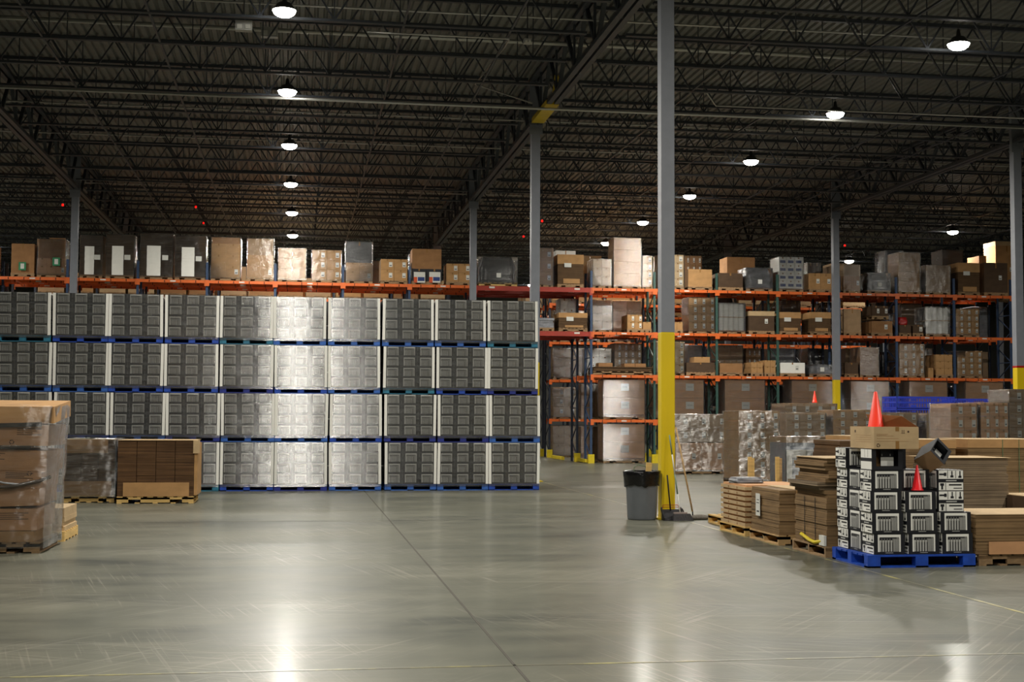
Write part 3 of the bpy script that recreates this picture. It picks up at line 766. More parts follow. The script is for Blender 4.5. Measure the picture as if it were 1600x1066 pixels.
rl(1447, 1485, 415, 4, ('seethru', GRYB, 14), 'grey-brown wrapped stack', F3)
rl(1497, 1531, 411, 4, ('sleeve',), 'brown banded stack with a placard')
rl(1538, 1575, 411, 4, ('box', 'drk', 'tag'), 'large dark brown carton with a white label')
# top shelf, back row
def bl(px0, px1, yt, lv, style, desc, wrap=None): 
    Y = 49.80; zb = BZ[lv - 1] if lv else 0
    a, b = at(px0, 450, Y).x, at(px1, 450, Y).x
    lab = '%s, second rack row, %s, %s' % (desc, SH[lv], bay((a + b) / 2))
    used[lab] = used.get(lab, 0) + 1
    if used[lab] > 1: lab += ', the %s one' % ['', '', 'second', 'third', 'fourth'][used[lab]]
    h = max(.35, at((px0 + px1) / 2, yt, Y).z - zb)
    a, b, h = fit(a, b, lv, h, BU, zb)
    pload(a, b, Y, zb + .001, h, style, lab, 'pallet load', 'pallet loads on the second rack row', wrap=wrap, seed=int(px0 * 3 + yt), d=.94)
for a in ((75, 100, 372, 4, ('box', 'brn'), 'dark brown carton', None), (868, 905, 392, 4, ('box', 'white'), 'white carton top', None), (905, 940, 400, 4, ('box', 'pale'), 'pale carton', None),
          (1068, 1106, 400, 4, ('cart', 3, 4, 'brn', True), 'brown labelled cartons', F2), (1136, 1180, 402, 4, ('box', 'brn'), 'tall brown carton', None),
          (1262, 1284, 411, 4, ('cart', 2, 2, 'drk', False), 'dark carton', F2), (1300, 1335, 412, 4, ('box', 'gry'), 'grey-brown carton', None), (1384, 1412, 392, 4, ('blob', DSIL), 'dark tall bundle', F2),
          (1473, 1505, 391, 4, ('seethru', DRK, 12), 'dark tall wrapped block', F2), (1530, 1552, 400, 4, ('box', 'brn'), 'brown carton', None), (1556, 1592, 378, 4, ('box', 'tan', 'lid'), 'tall tan crate', None),
          (640, 665, 398, 4, ('blob', DSIL), 'black wrapped bundle', F2), (580, 600, 408, 4, ('cart', 1, 3, 'brn', False), 'narrow brown load', F2),
          # third shelf back
          (876, 900, 467, 3, ('cart', 2, 3, 'white', False), 'silver wrapped cartons', F3), (925, 955, 469, 3, ('cart', 2, 3, 'tan', False), 'tan cartons', F3), (958, 1002, 470, 3, ('cart', 2, 3, 'tan', False), 'tan cartons in bright film', F3),
          (1120, 1150, 466, 3, ('blob', DSIL), 'dark glossy bundle', F2), (1172, 1210, 474, 3, ('seethru', GRYB, 9), 'grey wrapped block', F2), (1222, 1250, 470, 3, ('cart', 2, 2, 'drk', False), 'dark cartons', F2), (1272, 1300, 472, 3, ('cart', 2, 2, 'drk', True), 'dark labelled cartons', None),
          (1362, 1394, 472, 3, ('blob', DSIL), 'black bundle', F2), (1408, 1440, 476, 3, ('seethru', GRYB, 9), 'wrapped grey block', F3), (1518, 1545, 480, 3, ('seethru', SILV, 8), 'silver wrapped block', F3),
          # second shelf back
          (918, 955, 545, 2, ('cart', 2, 3, 'white', False), 'bright silver wrapped cartons', F3), (960, 1004, 537, 2, ('cart', 4, 4, 'gry', True), 'labelled grey-brown cartons', F2), (1074, 1110, 540, 2, ('seethru', SILV, 8), 'silver wrapped block', F3),
          (1122, 1160, 540, 2, ('cart', 2, 2, 'gry', False), 'grey wrapped carton', F3), (1165, 1205, 545, 2, ('cart', 3, 3, 'brn', True), 'brown wrapped cartons', F2), (1204, 1240, 545, 2, ('seethru', SILV, 8), 'grey glossy block', F3), (1262, 1300, 545, 2, ('blob', DSIL), 'dark bundle', F2),
          (1320, 1345, 545, 2, ('cart', 2, 2, 'gry', False), 'grey cartons', F2), (1376, 1396, 550, 2, ('blob', DSIL), 'black bundle', None), (1440, 1460, 545, 2, ('cart', 1, 3, 'white', False), 'white cartons', F3), (1518, 1545, 550, 2, ('seethru', GRYB, 8), 'grey-brown block', F2),
          # floor level behind
          (858, 888, 600, 1, ('cart', 2, 2, 'brn', True), 'brown wrapped cartons', F2), (1020, 1052, 600, 1, ('cart', 2, 2, 'gry', False), 'grey-brown wrapped cartons', F2), (1104, 1126, 603, 1, ('blob', DSIL), 'black glossy bundle', F2),
          (1199, 1232, 603, 1, ('blob', DSIL), 'black glossy wrapped bundle', F2), (1303, 1326, 603, 1, ('blob', DSIL), 'black bundle', F2), (1391, 1416, 603, 1, ('blob', DSIL), 'black bundle', F2), (1480, 1504, 603, 1, ('blob', DSIL), 'black bundle', None)):
    if a[0] < 900 and 700 < a[0] and a[3] < 2: continue
    bl(*a)
# deeper racks seen through the cross-aisle
k_ = 0
for lv, zb in ((0, 0), (1, BZ[0]), (2, BZ[1]), (3, BZ[2])):
    for X0 in (10.24, 11.25, 12.54):
        k_ += 1
        pload(X0, X0 + .97, 54.95, zb + .001, 1.3, ('cart', 2, 3, ['brn', 'tan', 'gry'][k_ % 3], k_ % 2 == 0), 'wrapped brown cartons deep through cross-aisle, %s, %s' % (SH[lv], ['nearest the aisle', 'one in from the aisle', 'two in from the aisle'][[10.24, 11.25, 12.54].index(X0)]), 'pallet load', 'loads on the third rack row', wrap=F2, seed=k_)
for lv, zb in ((0, 0), (1, BZ[0])):
    pload(10.35, 11.4, 49.8, zb + .001, 1.3, ('cart', 2, 3, 'brn', True), 'brown cartons at the cross-aisle end of the second rack row, %s' % SH[lv], 'pallet load', 'pallet loads on the second rack row', wrap=F2, seed=lv)
# third shelf
rl(840, 866, 497, 3, ('flat', SILV, 4, .03), 'low pile of grey-blue flat sacks')
rl(873, 918, 489, 3, ('sleeve',), 'dark sheet stack with tan lid')
rl(926, 956, 478, 3, ('cart', 2, 3, 'tan', False), 'tan shrink-wrapped cartons', F3)
for i, (a, b, yt) in enumerate(((980, 1004, 492), (1004, 1018, 503))):
    rl(a, b, yt, 3, ('cart', 2 if i == 0 else 1, 2 if i == 0 else 1, 'tan', i == 0), 'little tan cartons, %s' % ('taller pile' if i == 0 else 'single one beside the pile'))
rl(1040, 1067, 503, 3, ('cart', 3, 1, 'tan', False), 'row of small tan cartons behind the near column')
rl(1076, 1117, 465, 3, ('cart', 3, 4, 'tan', True), 'neat labelled block of tan cartons', F2)
rl(1123, 1164, 474, 3, ('rolls', 5), 'two tiers of upright white rolls in film', F3)
rl(1170, 1210, 487, 3, ('box', 'drk', 'lid'), 'dark stack with a folded tan lid')
rl(1216, 1251, 488, 3, ('sleeve',), 'dark sheet stack, left of two alike')
rl(1266, 1298, 488, 3, ('sleeve',), 'dark sheet stack, right of two alike')
rl(1318, 1345, 483, 3, ('box', 'gry'), 'grey-brown box right of the column')
rl(1361, 1394, 502, 3, ('box', 'brn', 'tag'), 'low brown box under a second pallet')
rl(1362, 1388, 478, 3, ('cart', 2, 1, 'drk', True), 'dark box on a pallet stacked on top', z=at(1375, 500, RY).z + .02)
rl(1404, 1423, 508, 3, ('box', 'drk'), 'low dark carton with a red bag on it')
rl(1426, 1442, 508, 3, ('box', 'drk', 'tag'), 'low dark carton with a white tag')
p = at(1403, 503, RY + .3)
tag(link('red_bag', blob(.36, .36, .3, REDP, 5), loc=(p.x + .22, RY + .3, at(1410, 508, RY).z + .02)), 'crumpled red bag on a low dark carton, third shelf', 'bag')
rl(1446, 1483, 480, 3, ('rolls', 4), 'pale two-tier shrink-wrapped block', F3)
rl(1493, 1529, 483, 3, ('cart', 3, 4, 'tan', True), 'labelled tan cartons, rightmost block', F2)
# second shelf
rl(927, 1019, 577, 2, ('flat', FLATD, 5, .03), 'long low dark stack of flat boards')
rl(1026, 1069, 534, 2, ('cart', 3, 4, 'pale', True), 'pale labelled cartons behind near column', F2)
rl(1072, 1117, 567, 2, ('box', 'drk'), 'low dark crate with an open tan box')
rl(1084, 1109, 558, 2, ('box', 'tan'), 'open tan box sitting on the dark crate', z=at(1090, 567, RY).z + .01, haspal=False, d=.6)
rl(1124, 1160, 568, 2, ('box', 'brn'), 'low dark brown box')
rl(1173, 1192, 566, 2, ('cart', 2, 2, 'tan', False), 'small tan cartons, left pile of two')
rl(1194, 1212, 563, 2, ('cart', 2, 2, 'tan', False), 'small tan cartons, right pile of two')
rl(1218, 1257, 567, 2, ('box', 'white', 'tag'), 'long white box')
rl(1264, 1301, 570, 2, ('blob', SILV), 'pale low bundle in film', F3)
rl(1319, 1340, 567, 2, ('box', 'drk'), 'low dark brown carton')
rl(1343, 1372, 543, 2, ('seethru', BRN, 8), 'brown block in glossy film', F3)
rl(1404, 1443, 538, 2, ('cart', 3, 4, 'tan', True), 'block of twelve labelled tan cartons', F2)
rl(1449, 1457, 575, 2, ('box', 'tan'), 'one small tan box', d=.5, haspal=False)
rl(1461, 1490, 554, 2, ('cart', 2, 3, 'tan', False), 'plain tan cartons, stepped')
rl(1494, 1533, 549, 2, ('cart', 3, 4, 'tan', True, ((0, 3),)), 'tan cartons with blue marks', F2)
rl(935, 958, 567, 2, ('cart', 1, 1, 'brn', False), 'small brown box on the flat boards', z=at(950, 577, RY).z + .06, haspal=False, d=.5)
rl(975, 1010, 568, 2, ('cart', 2, 1, 'brn', False), 'two small brown boxes on flat boards', z=at(990, 577, RY).z + .06, haspal=False, d=.5)
# bulk cartons on the lowest shelf
for a, b, w in ((943, 1007, 'glossy'), (1054, 1099, 'with two white sheets'), (1132, 1194, 'with two white sheets'), (1236, 1299, 'film crossing it'), (1328, 1387, 'slanting film streaks'), (1419, 1478, 'above the blue crates'), (1507, 1565, 'rightmost')):
    rl(a, b, 594, 1, ('gaylord', 'pink'), 'broad two-tier brown bulk carton, ' + w, FILM, j=.02)
rl(943, 1007, 663, 0, ('gaylord', 'pink'), 'broad two-tier brown bulk carton in film', FILM, j=.02)
for a, b in ((1054, 1099), (1132, 1194)):
    rl(a, b, 664, 0, ('gaylord', 'pink'), 'broad brown bulk carton mostly hidden', FILM)

# ------------------------------------------------------------------ loads standing on the floor, right of the centre
def fl(px0, px1, yt, Y, style, desc, wrap=None, z=0, d=1.0, **kw):
    a, b = at(px0, 700, Y).x, at(px1, 700, Y).x
    h = at((px0 + px1) / 2, yt, Y).z - z
    return pload(a, b, Y, z, h, style, desc, kw.pop('cat', 'pallet load'), kw.pop('group', None), wrap=wrap, seed=int(px0 + yt), d=d, **kw)
fl(1056, 1137, 692, 38.8, ('cart', 2, 1, 'pink', True), 'shrink-wrapped brown cartons behind the mop, lower of two stacked pallets', F3, j=.025, skirt=.05)
zt = at(1090, 692, 38.8).z
fl(1050, 1137, 647.5, 38.8, ('cart', 3, 2, 'gry', True), 'shrink-wrapped brown cartons behind the mop, upper of two stacked pallets', F3, z=zt + .02, haspal=False)
fl(1050, 1135, 648, 40.1, ('cart', 3, 5, 'gry', True), 'shrink-wrapped load hidden behind the two stacked pallets near the mop', F3)
fl(1155, 1218, 642.5, 32.8, ('cart', 3, 7, 'tan', True), 'tall wrapped block of tan labelled cartons, ragged film at its foot', F3, d=1.3, j=.02, skirt=.06)
fl(1229, 1291, 645.5, 36.5, ('cart', 3, 7, 'gry', True), 'wrapped cartons with labels behind the grey cabinet', F3, d=1.2)
fl(1302, 1362, 641, 36.5, ('cart', 3, 7, 'tan', True), 'wrapped labelled cartons behind the tan box and tall cone', F3, d=1.2)
fl(1374, 1434, 645, 36.5, ('cart', 3, 7, 'gry', True), 'wrapped cartons seen just under the open flap', F3, d=1.2)
fl(1448, 1505, 646, 36.5, ('cart', 2, 7, 'gry', True), 'wrapped cartons below the blue crates', F3, d=1.2)
fl(1226, 1308, 631, 40.8, ('cart', 4, 6, 'gry', True), 'wrapped load carrying the small distant cone', F3, d=1.2)
fl(1486, 1528, 631, 30.5, ('cart', 2, 6, 'pink', True), 'wrapped reddish cartons with many labels, left half of the pair', F3, d=1.1)
fl(1533, 1577, 629.5, 30.5, ('cart', 3, 6, 'pink', True), 'wrapped reddish cartons with many labels, right half of the pair', F3, d=1.1)
fl(1578, 1640, 609, 33, ('cart', 3, 7, 'gry', True), 'tall wrapped cartons at the right edge under the yellow column foot', F3, d=1.1)
# blue plastic crates
def crate_mesh(w, d, h):
    mb = MB(); m = mat('blue_plastic', (52, 70, 190), .45, var=.1)
    for z in (0, h * .45, h - .05): 
        mb.box(-w / 2, w / 2, 0, .02, z, z + .045, m); mb.box(-w / 2, w / 2, d - .02, d, z, z + .045, m)
        mb.box(-w / 2, -w / 2 + .02, 0, d, z, z + .045, m); mb.box(w / 2 - .02, w / 2, 0, d, z, z + .045, m)
    n = 22
    for i in range(n + 1):
        x = -w / 2 + (w - .02) * i / n; mb.box(x, x + .018, .002, .018, 0, h, m); mb.box(x, x + .018, d - .018, d - .002, 0, h, m)
    for i in range(14):
        y = (d - .02) * i / 13; mb.box(-w / 2 + .002, -w / 2 + .018, y, y + .018, 0, h, m); mb.box(w / 2 - .018, w / 2 - .002, y, y + .018, 0, h, m)
    for q in (.25, .6): 
        for z in (.12, .62): mb.box(-w / 2 + w * q, -w / 2 + w * q + .16, -.004, .0, h * z, h * z + .07, m)
    mb.box(-w / 2, w / 2, 0, d, .0, .015, m); return mb.mesh('crate')
for s, (a, b, yt, Y) in enumerate(((1401, 1493, 619.5, 41.5), (1496, 1566, 623, 42.8))):
    X0, X1 = at(a, 640, Y).x, at(b, 640, Y).x; zt = at((a + b) / 2, yt, Y).z; n = 6; ch = zt / n
    cm = crate_mesh(X1 - X0, 1.1, ch - .004)
    for k in range(n):
        tag(link('plastic_crate', cm, loc=((X0 + X1) / 2, Y, k * ch)), 'blue slatted plastic crate, %s of the %s stack beyond the wrapped cartons' % (['bottom', 'second', 'third', 'fourth', 'fifth', 'topmost'][k], ['left', 'right'][s]), 'crate', 'blue plastic crates')
# grey wrapped cabinet with white frame
X0, X1 = at(1229, 700, 27).x, at(1320, 700, 27).x; zt = at(1270, 683, 27).z
o = empty('display_cabinet', ((X0 + X1) / 2, 27, 0), 'grey cabinet with a white frame in glossy film, beside the wooden posts', 'cabinet')
w = X1 - X0; gm = mat('cabinet_grey', (128, 136, 148), .5)
link('body', MB().box(-w / 2, w / 2, .08, 1.0, .1, zt - .12, gm).mesh('body'), o)
link('top_panel', MB().box(-w / 2, w / 2, .06, 1.0, zt - .12, zt, GRYB).mesh('top'), o)
fz = at(1270, 703, 27).z
link('frame', MB().box(-w / 2 + .02, w / 2 - .02, 0, .06, fz - .16, fz, WHITEP).box(-w / 2 + .02, -w / 2 + .12, 0, .06, .1, fz - .16, WHITEP).box(-w / 2 + .42, w / 2 - .05, -.02, .0, fz - .13, fz - .02, LGREYP).mesh('frame'), o)
link('pallet', wpal(w, 1.0, WOODD), o, sc=(w / round(w, 1), 1, 1))
link('stretch_wrap', wrap_mesh(w + .01, 1.03, .1, zt + .01, F2, 5, .02, 5, 5), o, (0, -.03, 0))

# row of pallets along the yellow line (x = 6.16)
PX = 6.16
def ownpallet(X, Y, w, d, lab, m=WOOD, side=False, rz=0):
    return tag(link('pallet', wpal(w, d, m, side), loc=(X + w / 2, Y, 0), rot=(0, 0, rz), sc=(w / round(w, 1), d / round(d, 1), 1)), lab, 'pallet')
# stack of trays
ownpallet(PX, 18.4, 1.0, 1.15, 'wooden pallet under the striped stack of trays', WOODY, True)
mb = MB(); hz = .71 - .131; n = 8
for k in range(n):
    z0 = .131 + k * hz / n; z1 = z0 + hz / n
    mb.box(0, .98, 0, 1.1, z0, z0 + (z1 - z0) * .62, TAN2); mb.box(.03, .95, .035, 1.07, z0 + (z1 - z0) * .62, z1 + (0 if k < n - 1 else -.001), PINK)
    for y in (.33, .72): mb.box(-.004, 0, y, y + .03, z0 + .01, z0 + (z1 - z0) * .5, BRN)
tag(link('tray_stack', mb.mesh('tray_stack'), loc=(PX + .01, 18.43, 0)), 'striped stack of pale folded cardboard trays on a wooden pallet', 'tray stack')
tag(link('wrapped_scrap', blob(.42, .4, .08, SILV, 3), loc=(PX + .25, 18.9, .712)), 'crumpled dark film scrap on top of the striped tray stack', 'film scrap')
# wood-framed crate with two posts
o = empty('post_crate', (7.25, 19.95, 0), 'pale wooden pallet frame with two upright posts behind the tray stack', 'wooden crate')
pz = at(1173, 714, 20).z
xa, xb = at(1173, 730, 20).x - 7.25, at(1216, 730, 20).x - 7.25
link('base', wpal(1.2, 1.0, WOODY), o, ((xa + xb) / 2, 0, 0))
for i, xx in enumerate((xa, xb)):
    link('post', MB().box(xx - .045, xx + .01, .02, .06, .132, pz, WOODY).box(xx + .012, xx + .05, .02, .11, .132, pz - .02, WOOD if i else WOODY).mesh('post'), o)
link('tray', MB().box(xa - .07, xb + .3, -.02, .01, .15, at(1200, 753, 20).z, TAN).box(xa - .07, xa - .05, .01, .9, .15, at(1200, 753, 20).z, TAN).mesh('tray'), o)
# flat cartons with a paper sheet
ownpallet(PX, 17.05, 1.1, 1.15, 'wooden pallet under the flat cartons with the paper sheet', WOOD, True)
s = link('flat_carton_stack', layers_mesh(1.06, 1.1, .58, FLAT, 13, 4, .008), loc=(PX + .55, 17.08, .131)); tag(s, 'block of flattened brown cartons with a white paper sheet on its left face', 'carton stack')
link('lid_flap', MB().box(-.3, .53, -.012, 1.12, .581, .59, TAN2).box(-.3, .53, -.016, -.012, .47, .59, TAN).mesh('lid_flap'), s)
tag(link('paper_sheet', MB().box(-.004, 0, 0, .17, 0, .3, PAPER).box(-.005, -.004, .03, .13, .05, .07, DGREYP).box(-.005, -.004, .03, .14, .17, .18, DGREYP).box(-.005, -.004, .03, .12, .21, .22, DGREYP).mesh('paper'), loc=(PX - .004, 17.75, .33)), 'white printed paper sheet hanging on the flattened cartons', 'paper')
# tall messy stack
ownpallet(PX + .02, 15.5, 1.1, 1.1, 'old wooden pallet under the tall leaning stack of cartons', WOODD, True)
mb = MB(); rn = random.Random(9); z = .131
for k in range(9): 
    dx = rn.uniform(-.008, .008); mb.box(dx, 1.0 + dx, dx, 1.04, z, z + .062, FLAT); z += .063
for y in (.34, .69): mb.box(-.012, -.0085, y, y + .012, .135, z - .01, SLOT)
lean = [(.02, .02), (.0, .05), (-.05, .1), (-.09, .06), (.0, .03), (.03, .0), (.05, .02), (.01, .06), (-.01, .05), (.02, .03)]
for dx, dy in lean:
    mb.box(dx, 1.0 + dx, dy, 1.0 + dy, z, z + .045, FLAT if dx > -.04 else FLATG); z += .047
s = tag(link('flat_carton_stack', mb.mesh('stack'), loc=(PX + .05, 15.53, 0)), 'tall leaning stack of grey-brown flattened cartons beside the black brush cartons', 'carton stack')
link('top_sheet', MB().box(0, 1.0, 0, 1.0, z, z + .008, TAN2).mesh('sheet'), s)
tag(link('tape_loop', MB().tube([(-.03, .0, .05), (-.05, .2, .02), (-.04, .4, .03), (-.02, .62, .06), (-.03, .7, .08)], .022, YEL).box(-.05, -.02, -.1, .06, .0, .12, PAPER).mesh('tape'), loc=(PX + .06, 15.62, .135)), 'yellow strap end with a white tag lying on the old pallet', 'strap')

# black brush cartons on the blue pallet
KY = 14.42; KX = at(1363, 800, KY).x
bp = pallet_block(BLU[0], 1.2, 1.0)
tag(link('pallet', bp, loc=(KX + .565, KY - .03, 0), sc=(1.06, 1.02, 1)), 'bright blue block pallet under the loose black brush cartons', 'pallet')
kc = carton_print(.362, .30, .232, 1)
def kcar(x, y, t, lab, rz=0, me=kc, dz=0, rx=0, ry=0):
    return tag(link('brush_carton', me, loc=(KX + x, KY + y, .142 + t * .234 + dz), rot=(rx, ry, rz)), 'black brush-picture carton, ' + lab, 'carton', 'black brush cartons on the blue pallet')
tn = ['bottom tier', 'second tier', 'third tier', 'fourth tier', 'fifth tier']
off = [(.0, .0), (-.02, -.005), (-.035, .0), (-.02, .005), (-.015, .01)]
front = [at((a + b) / 2, 800, KY).x - KX for a, b in ((1363, 1415), (1417, 1469), (1471, 1520))]
for t in range(5):
    ox = off[t][0]
    if t < 4: kcar(front[0] + ox, off[t][1], t, 'front left, ' + tn[t])
    if t < 3: kcar(front[1] + ox, off[t][1], t, 'front middle, ' + tn[t])
    if t < 2: kcar(front[2] + ox, off[t][1], t, 'front right, ' + tn[t])
    else:
        if t < 4: kcar(front[2] + .10, .22, t, 'white side to the front, right, ' + tn[t], R(90))
    if t < 4:
        kcar(.01 + ox * .3, .49, t, 'window facing left, middle of the left side, ' + tn[t], R(-90))
        kcar(.18 + ox * .3, .68, t, 'back left corner, ' + tn[t])
    if t < 3:
        kcar(.56, .68, t, 'back middle, ' + tn[t]); kcar(.95, .68, t, 'back right, ' + tn[t])
        if t < 2: kcar(.80, .36, t, 'hidden in the core, ' + tn[t])
def open_carton(w, d, h, prt=True):
    mb = MB(); th = .006
    mb.box(-w / 2, w / 2, 0, d, 0, th, BLACKP); mb.box(-w / 2, w / 2, 0, d, h - th, h, BLACKP)
    mb.box(-w / 2, w / 2, d - th, d, th, h - th, BLACKP)
    mb.box(-w / 2 + th, w / 2 - th, d - th - .003, d - th, th, h - th, TAN)
    for s in (-1, 1):
        x0, x1 = (-w / 2, -w / 2 + th) if s < 0 else (w / 2 - th, w / 2)
        mb.box(x0, x1, 0, d - th, th, h - th, BLACKP)
        a = -w / 2 - .0012 if s < 0 else w / 2
        if not prt:
            mb.box(a, a + .0012, 0, d, 0, h, GRYB if s < 0 else BLACKP); continue
        mb.box(a, a + .0012, .004, d - .004, h * .02, h * .4, WHITEP); mb.box(a, a + .0012, .004, d - .004, h * .57, h * .98, WHITEP)
        for q in (.34, .62): mb.box(a - .001 if s < 0 else a + .0012, a if s < 0 else a + .0022, d * q, d * q + .004, h * .6, h * .97, BLACKP)
    for x0, x1, z0, z1 in ((-w / 2, -w * .36, 0, h), (w * .36, w / 2, 0, h), (-w * .36, w * .36, 0, h * .18), (-w * .36, w * .36, h * .96, h)): mb.box(x0, x1, -.003, 0, z0, z1, BLACKP)
    # blister insert seen inside
    mb.box(-w * .08, w * .34, d * .35, d * .36, h * .18, h * .6, WHITEP); mb.box(-w * .08, w * .34, d * .35, d * .36, h * .6, h * .92, BLACKP)
    mb.box(-w * .05, -w * .03, d * .34, d * .35, h * .66, h * .76, LGREYP); mb.box(w * .22, w * .24, d * .34, d * .35, h * .66, h * .76, LGREYP)
    return mb.mesh('open_carton')
oc = open_carton(.362, .30, .232)
kcar(front[0] - .015, .0, 4, 'open empty window, fifth tier, front left', me=oc)
kcar(front[0] + .19, .36, 4, 'open empty window, fifth tier, set back', me=oc)
kcar(front[0] + .32, .49, 3, 'open empty window, set back behind the front left, fourth tier', me=oc)
kcar(.15, .66, 4, 'back left corner under the tan box, fifth tier')
kcar(front[1] - .02, .17, 3, 'slightly twisted, behind the small red cone', R(4), me=None or carton_print(.362, .30, .232, 1), ry=0)
# tilted open black box
tb = open_carton(.25, .27, .22, False)
p = at(1463, 722, KY + .25)
o = tag(link('open_carton', tb, loc=(KX + .94, KY + .08, .142 + 4 * .234 + .13), rot=(R(-30), R(-35), R(40))), 'open black box tipped on its corner on top of the cartons', 'carton')
# tan box with open flap
zb = .142 + 5 * .234 + .002
X0, X1 = at(1366, 670, KY - .05).x, at(1436, 670, KY - .05).x
bw, bh, bd = X1 - X0, .245, .66
o = empty('open_box', ((X0 + X1) / 2, KY - .04, zb), 'open tan cardboard box with printed front on top of the black cartons', 'box', rz=R(0))
mb = MB(); th = .006
mb.box(-bw / 2, bw / 2, 0, bd, 0, th, TAN2); mb.box(-bw / 2, bw / 2, 0, th, th, bh, TAN2); mb.box(-bw / 2, bw / 2, bd - th, bd, th, bh, TAN2)
mb.box(-bw / 2, -bw / 2 + th, th, bd - th, th, bh, TAN2); mb.box(bw / 2 - th, bw / 2, th, bd - th, th, bh, TAN2)
# printing: lines, arrows, recycle mark
for q, l in ((.66, .14), (.62, .12), (.58, .2), (.46, .26), (.34, .38)): mb.box(-bw / 2 + .03, -bw / 2 + .03 + l, -.001, 0, bh * q, bh * q + .0025, BRN)
for q in (.6, .5, .4, .3): mb.box(-bw / 2 - .001, -bw / 2, .08, .5, bh * q, bh * q + .0025, BRN)
for xx in (.33, .35): mb.box(-bw / 2 + xx, -bw / 2 + xx + .006, -.001, 0, bh * .72, bh * .86, INK)
mb.box(-bw / 2 + .322, -bw / 2 + .366, -.001, 0, bh * .70, bh * .715, INK)
mb.box(-bw / 2 + .395, -bw / 2 + .415, -.001, 0, bh * .74, bh * .82, INK); mb.box(-bw / 2 - .001, -bw / 2, .5, .53, bh * .72, bh * .84, INK)
mb.box(-bw * .02, bw * .06, -.0012, 0, bh * .8, bh, TAPE); mb.box(-bw * .02, bw * .06, -.0012, 0, 0, bh * .36, TAPE)
def recycle(mb, cx, cz, s, y=-.0015, m=INK):
    for a in range(3):
        t0 = math.radians(90 + 120 * a - 46); t1 = math.radians(90 + 120 * a + 30)
        A = (cx + math.cos(t0) * s, y, cz + math.sin(t0) * s); B = (cx + math.cos((t0 + t1) / 2) * s * 1.05, y, cz + math.sin((t0 + t1) / 2) * s * 1.05); D = (cx + math.cos(t1) * s, y, cz + math.sin(t1) * s)
        mb.bar(A, B, .002, s * .36, m); mb.bar(B, D, .002, s * .36, m)
        nrm = (t1 + .35); mb.bar(D, (cx + math.cos(nrm) * s * .95, y, cz + math.sin(nrm) * s * .95), .002, s * .7, m)
recycle(mb, -bw / 2 + .05, bh * .16, .017)
link('body', mb.mesh('body'), o)
# flap rises from the back-right edge
A = Vector((bw / 2 - .03, .15, bh)); 
fm = MB(); fm.v += [(-.03, bd * .85, bh + .0), (bw / 2, 0.02, bh), (bw / 2 - .15, .10, bh + .12), (-.10, bd * .9, bh + .14)]
fm.v += [(v[0], v[1] + .006, v[2] + .003) for v in fm.v[:4]]
k = fm.mi(BRN)
for q in ((0, 1, 2, 3), (7, 6, 5, 4), (0, 4, 5, 1), (1, 5, 6, 2), (2, 6, 7, 3), (3, 7, 4, 0)): fm.f.append(q); fm.m.append(k)
link('flap', fm.mesh('flap'), o)['label'] = 'raised darker flap'
# traffic cones
def cone(p, h, m, lab, base=True):
    r = h * .22
    prof = [(r, 0), (r * .98, .01), (r * .12, h * .985), (r * .08, h)]
    if base: prof = [(r * 1.08, 0), (r * 1.08, .012)] + [(r * .92, .014), (r * .14, h * .985), (r * .08, h)]
    o = tag(smooth(link('traffic_cone', MB().lathe(prof, m, n=32).mesh('traffic_cone'), loc=p)), lab, 'traffic cone')
    return o
cz_ = at(1367, 612, KY + .36).z
cone((at(1367, 640, KY + .36).x + .01, KY + .36, zb + .007), cz_ - zb - .007, CONE, 'tall orange cone standing in the open tan box')
cz_ = at(1433, 727, KY + .075).z
cone((at(1433, 750, KY + .075).x, KY + .075, .142 + 3 * .234 + .001), cz_ - .142 - 3 * .234, CONER, 'red cone standing on the black cartons, third tier')
z0 = at(1273, 631, 41.2).z
cone((at(1273, 630, 41.2).x, 41.2, z0 + .03), .38, CONE, 'small distant orange cone on a wrapped load')

# cardboard stacks at the right edge
LX = at(1524, 850, 14.45).x
ownpallet(LX + .04, 14.45, 1.1, 1.0, 'worn wooden pallet at the lower right under flattened cartons', WOODD, True)
s = tag(link('flat_carton_stack', layers_mesh(1.14, .98, .44, FLAT, 12, 21, .006), loc=(LX + .57, 14.44, .131)), 'low stack of flattened brown cartons at the lower right edge', 'carton stack')
link('top_sheet', MB().box(-.57, .57, -.01, .99, .441, .448, TAN2).mesh('sheet'), s)
link('lower_flap', MB().box(-.42, .57, -.02, -.012, .0, .14, PINK).mesh('flap'), s)
X0, X1 = at(1478, 750, 17.6).x, at(1577, 750, 17.6).x; zt = at(1530, 716, 17.6).z
ownpallet(X0 + .02, 17.6, X1 - X0, 1.0, 'wooden pallet hidden under the grey layered carton stack', WOODD, True)
mb = MB(); rn = random.Random(2); z = .131; n = 9; dz = (zt - .131) / n
for k in range(n):
    a = rn.uniform(-.03, .03); mb.box(a, X1 - X0 + a - .02, 0 + abs(a), .98, z, z + dz * .97, FLATG); z += dz
s = tag(link('flat_carton_stack', mb.mesh('stack'), loc=(X0, 17.6, 0)), 'tall uneven stack of grey flattened cartons behind the black brush cartons', 'carton stack')
link('top_sheet', MB().box(-.1, X1 - X0 + .02, -.02, .99, z + .001, z + .006, TAN2).mesh('sheet'), s)
X2 = at(1577, 780, 17.2).x
zt = at(1590, 776, 17.2).z
tag(link('cardboard_box', MB().box(0, .8, 0, .9, .0, zt, DRK).box(0, .82, -.01, .92, zt, zt + .01, TAN2).mesh('box'), loc=(X2 + .2, 17.0, 0)), 'dark carton with a pale lid at the right edge between two stacks', 'box')
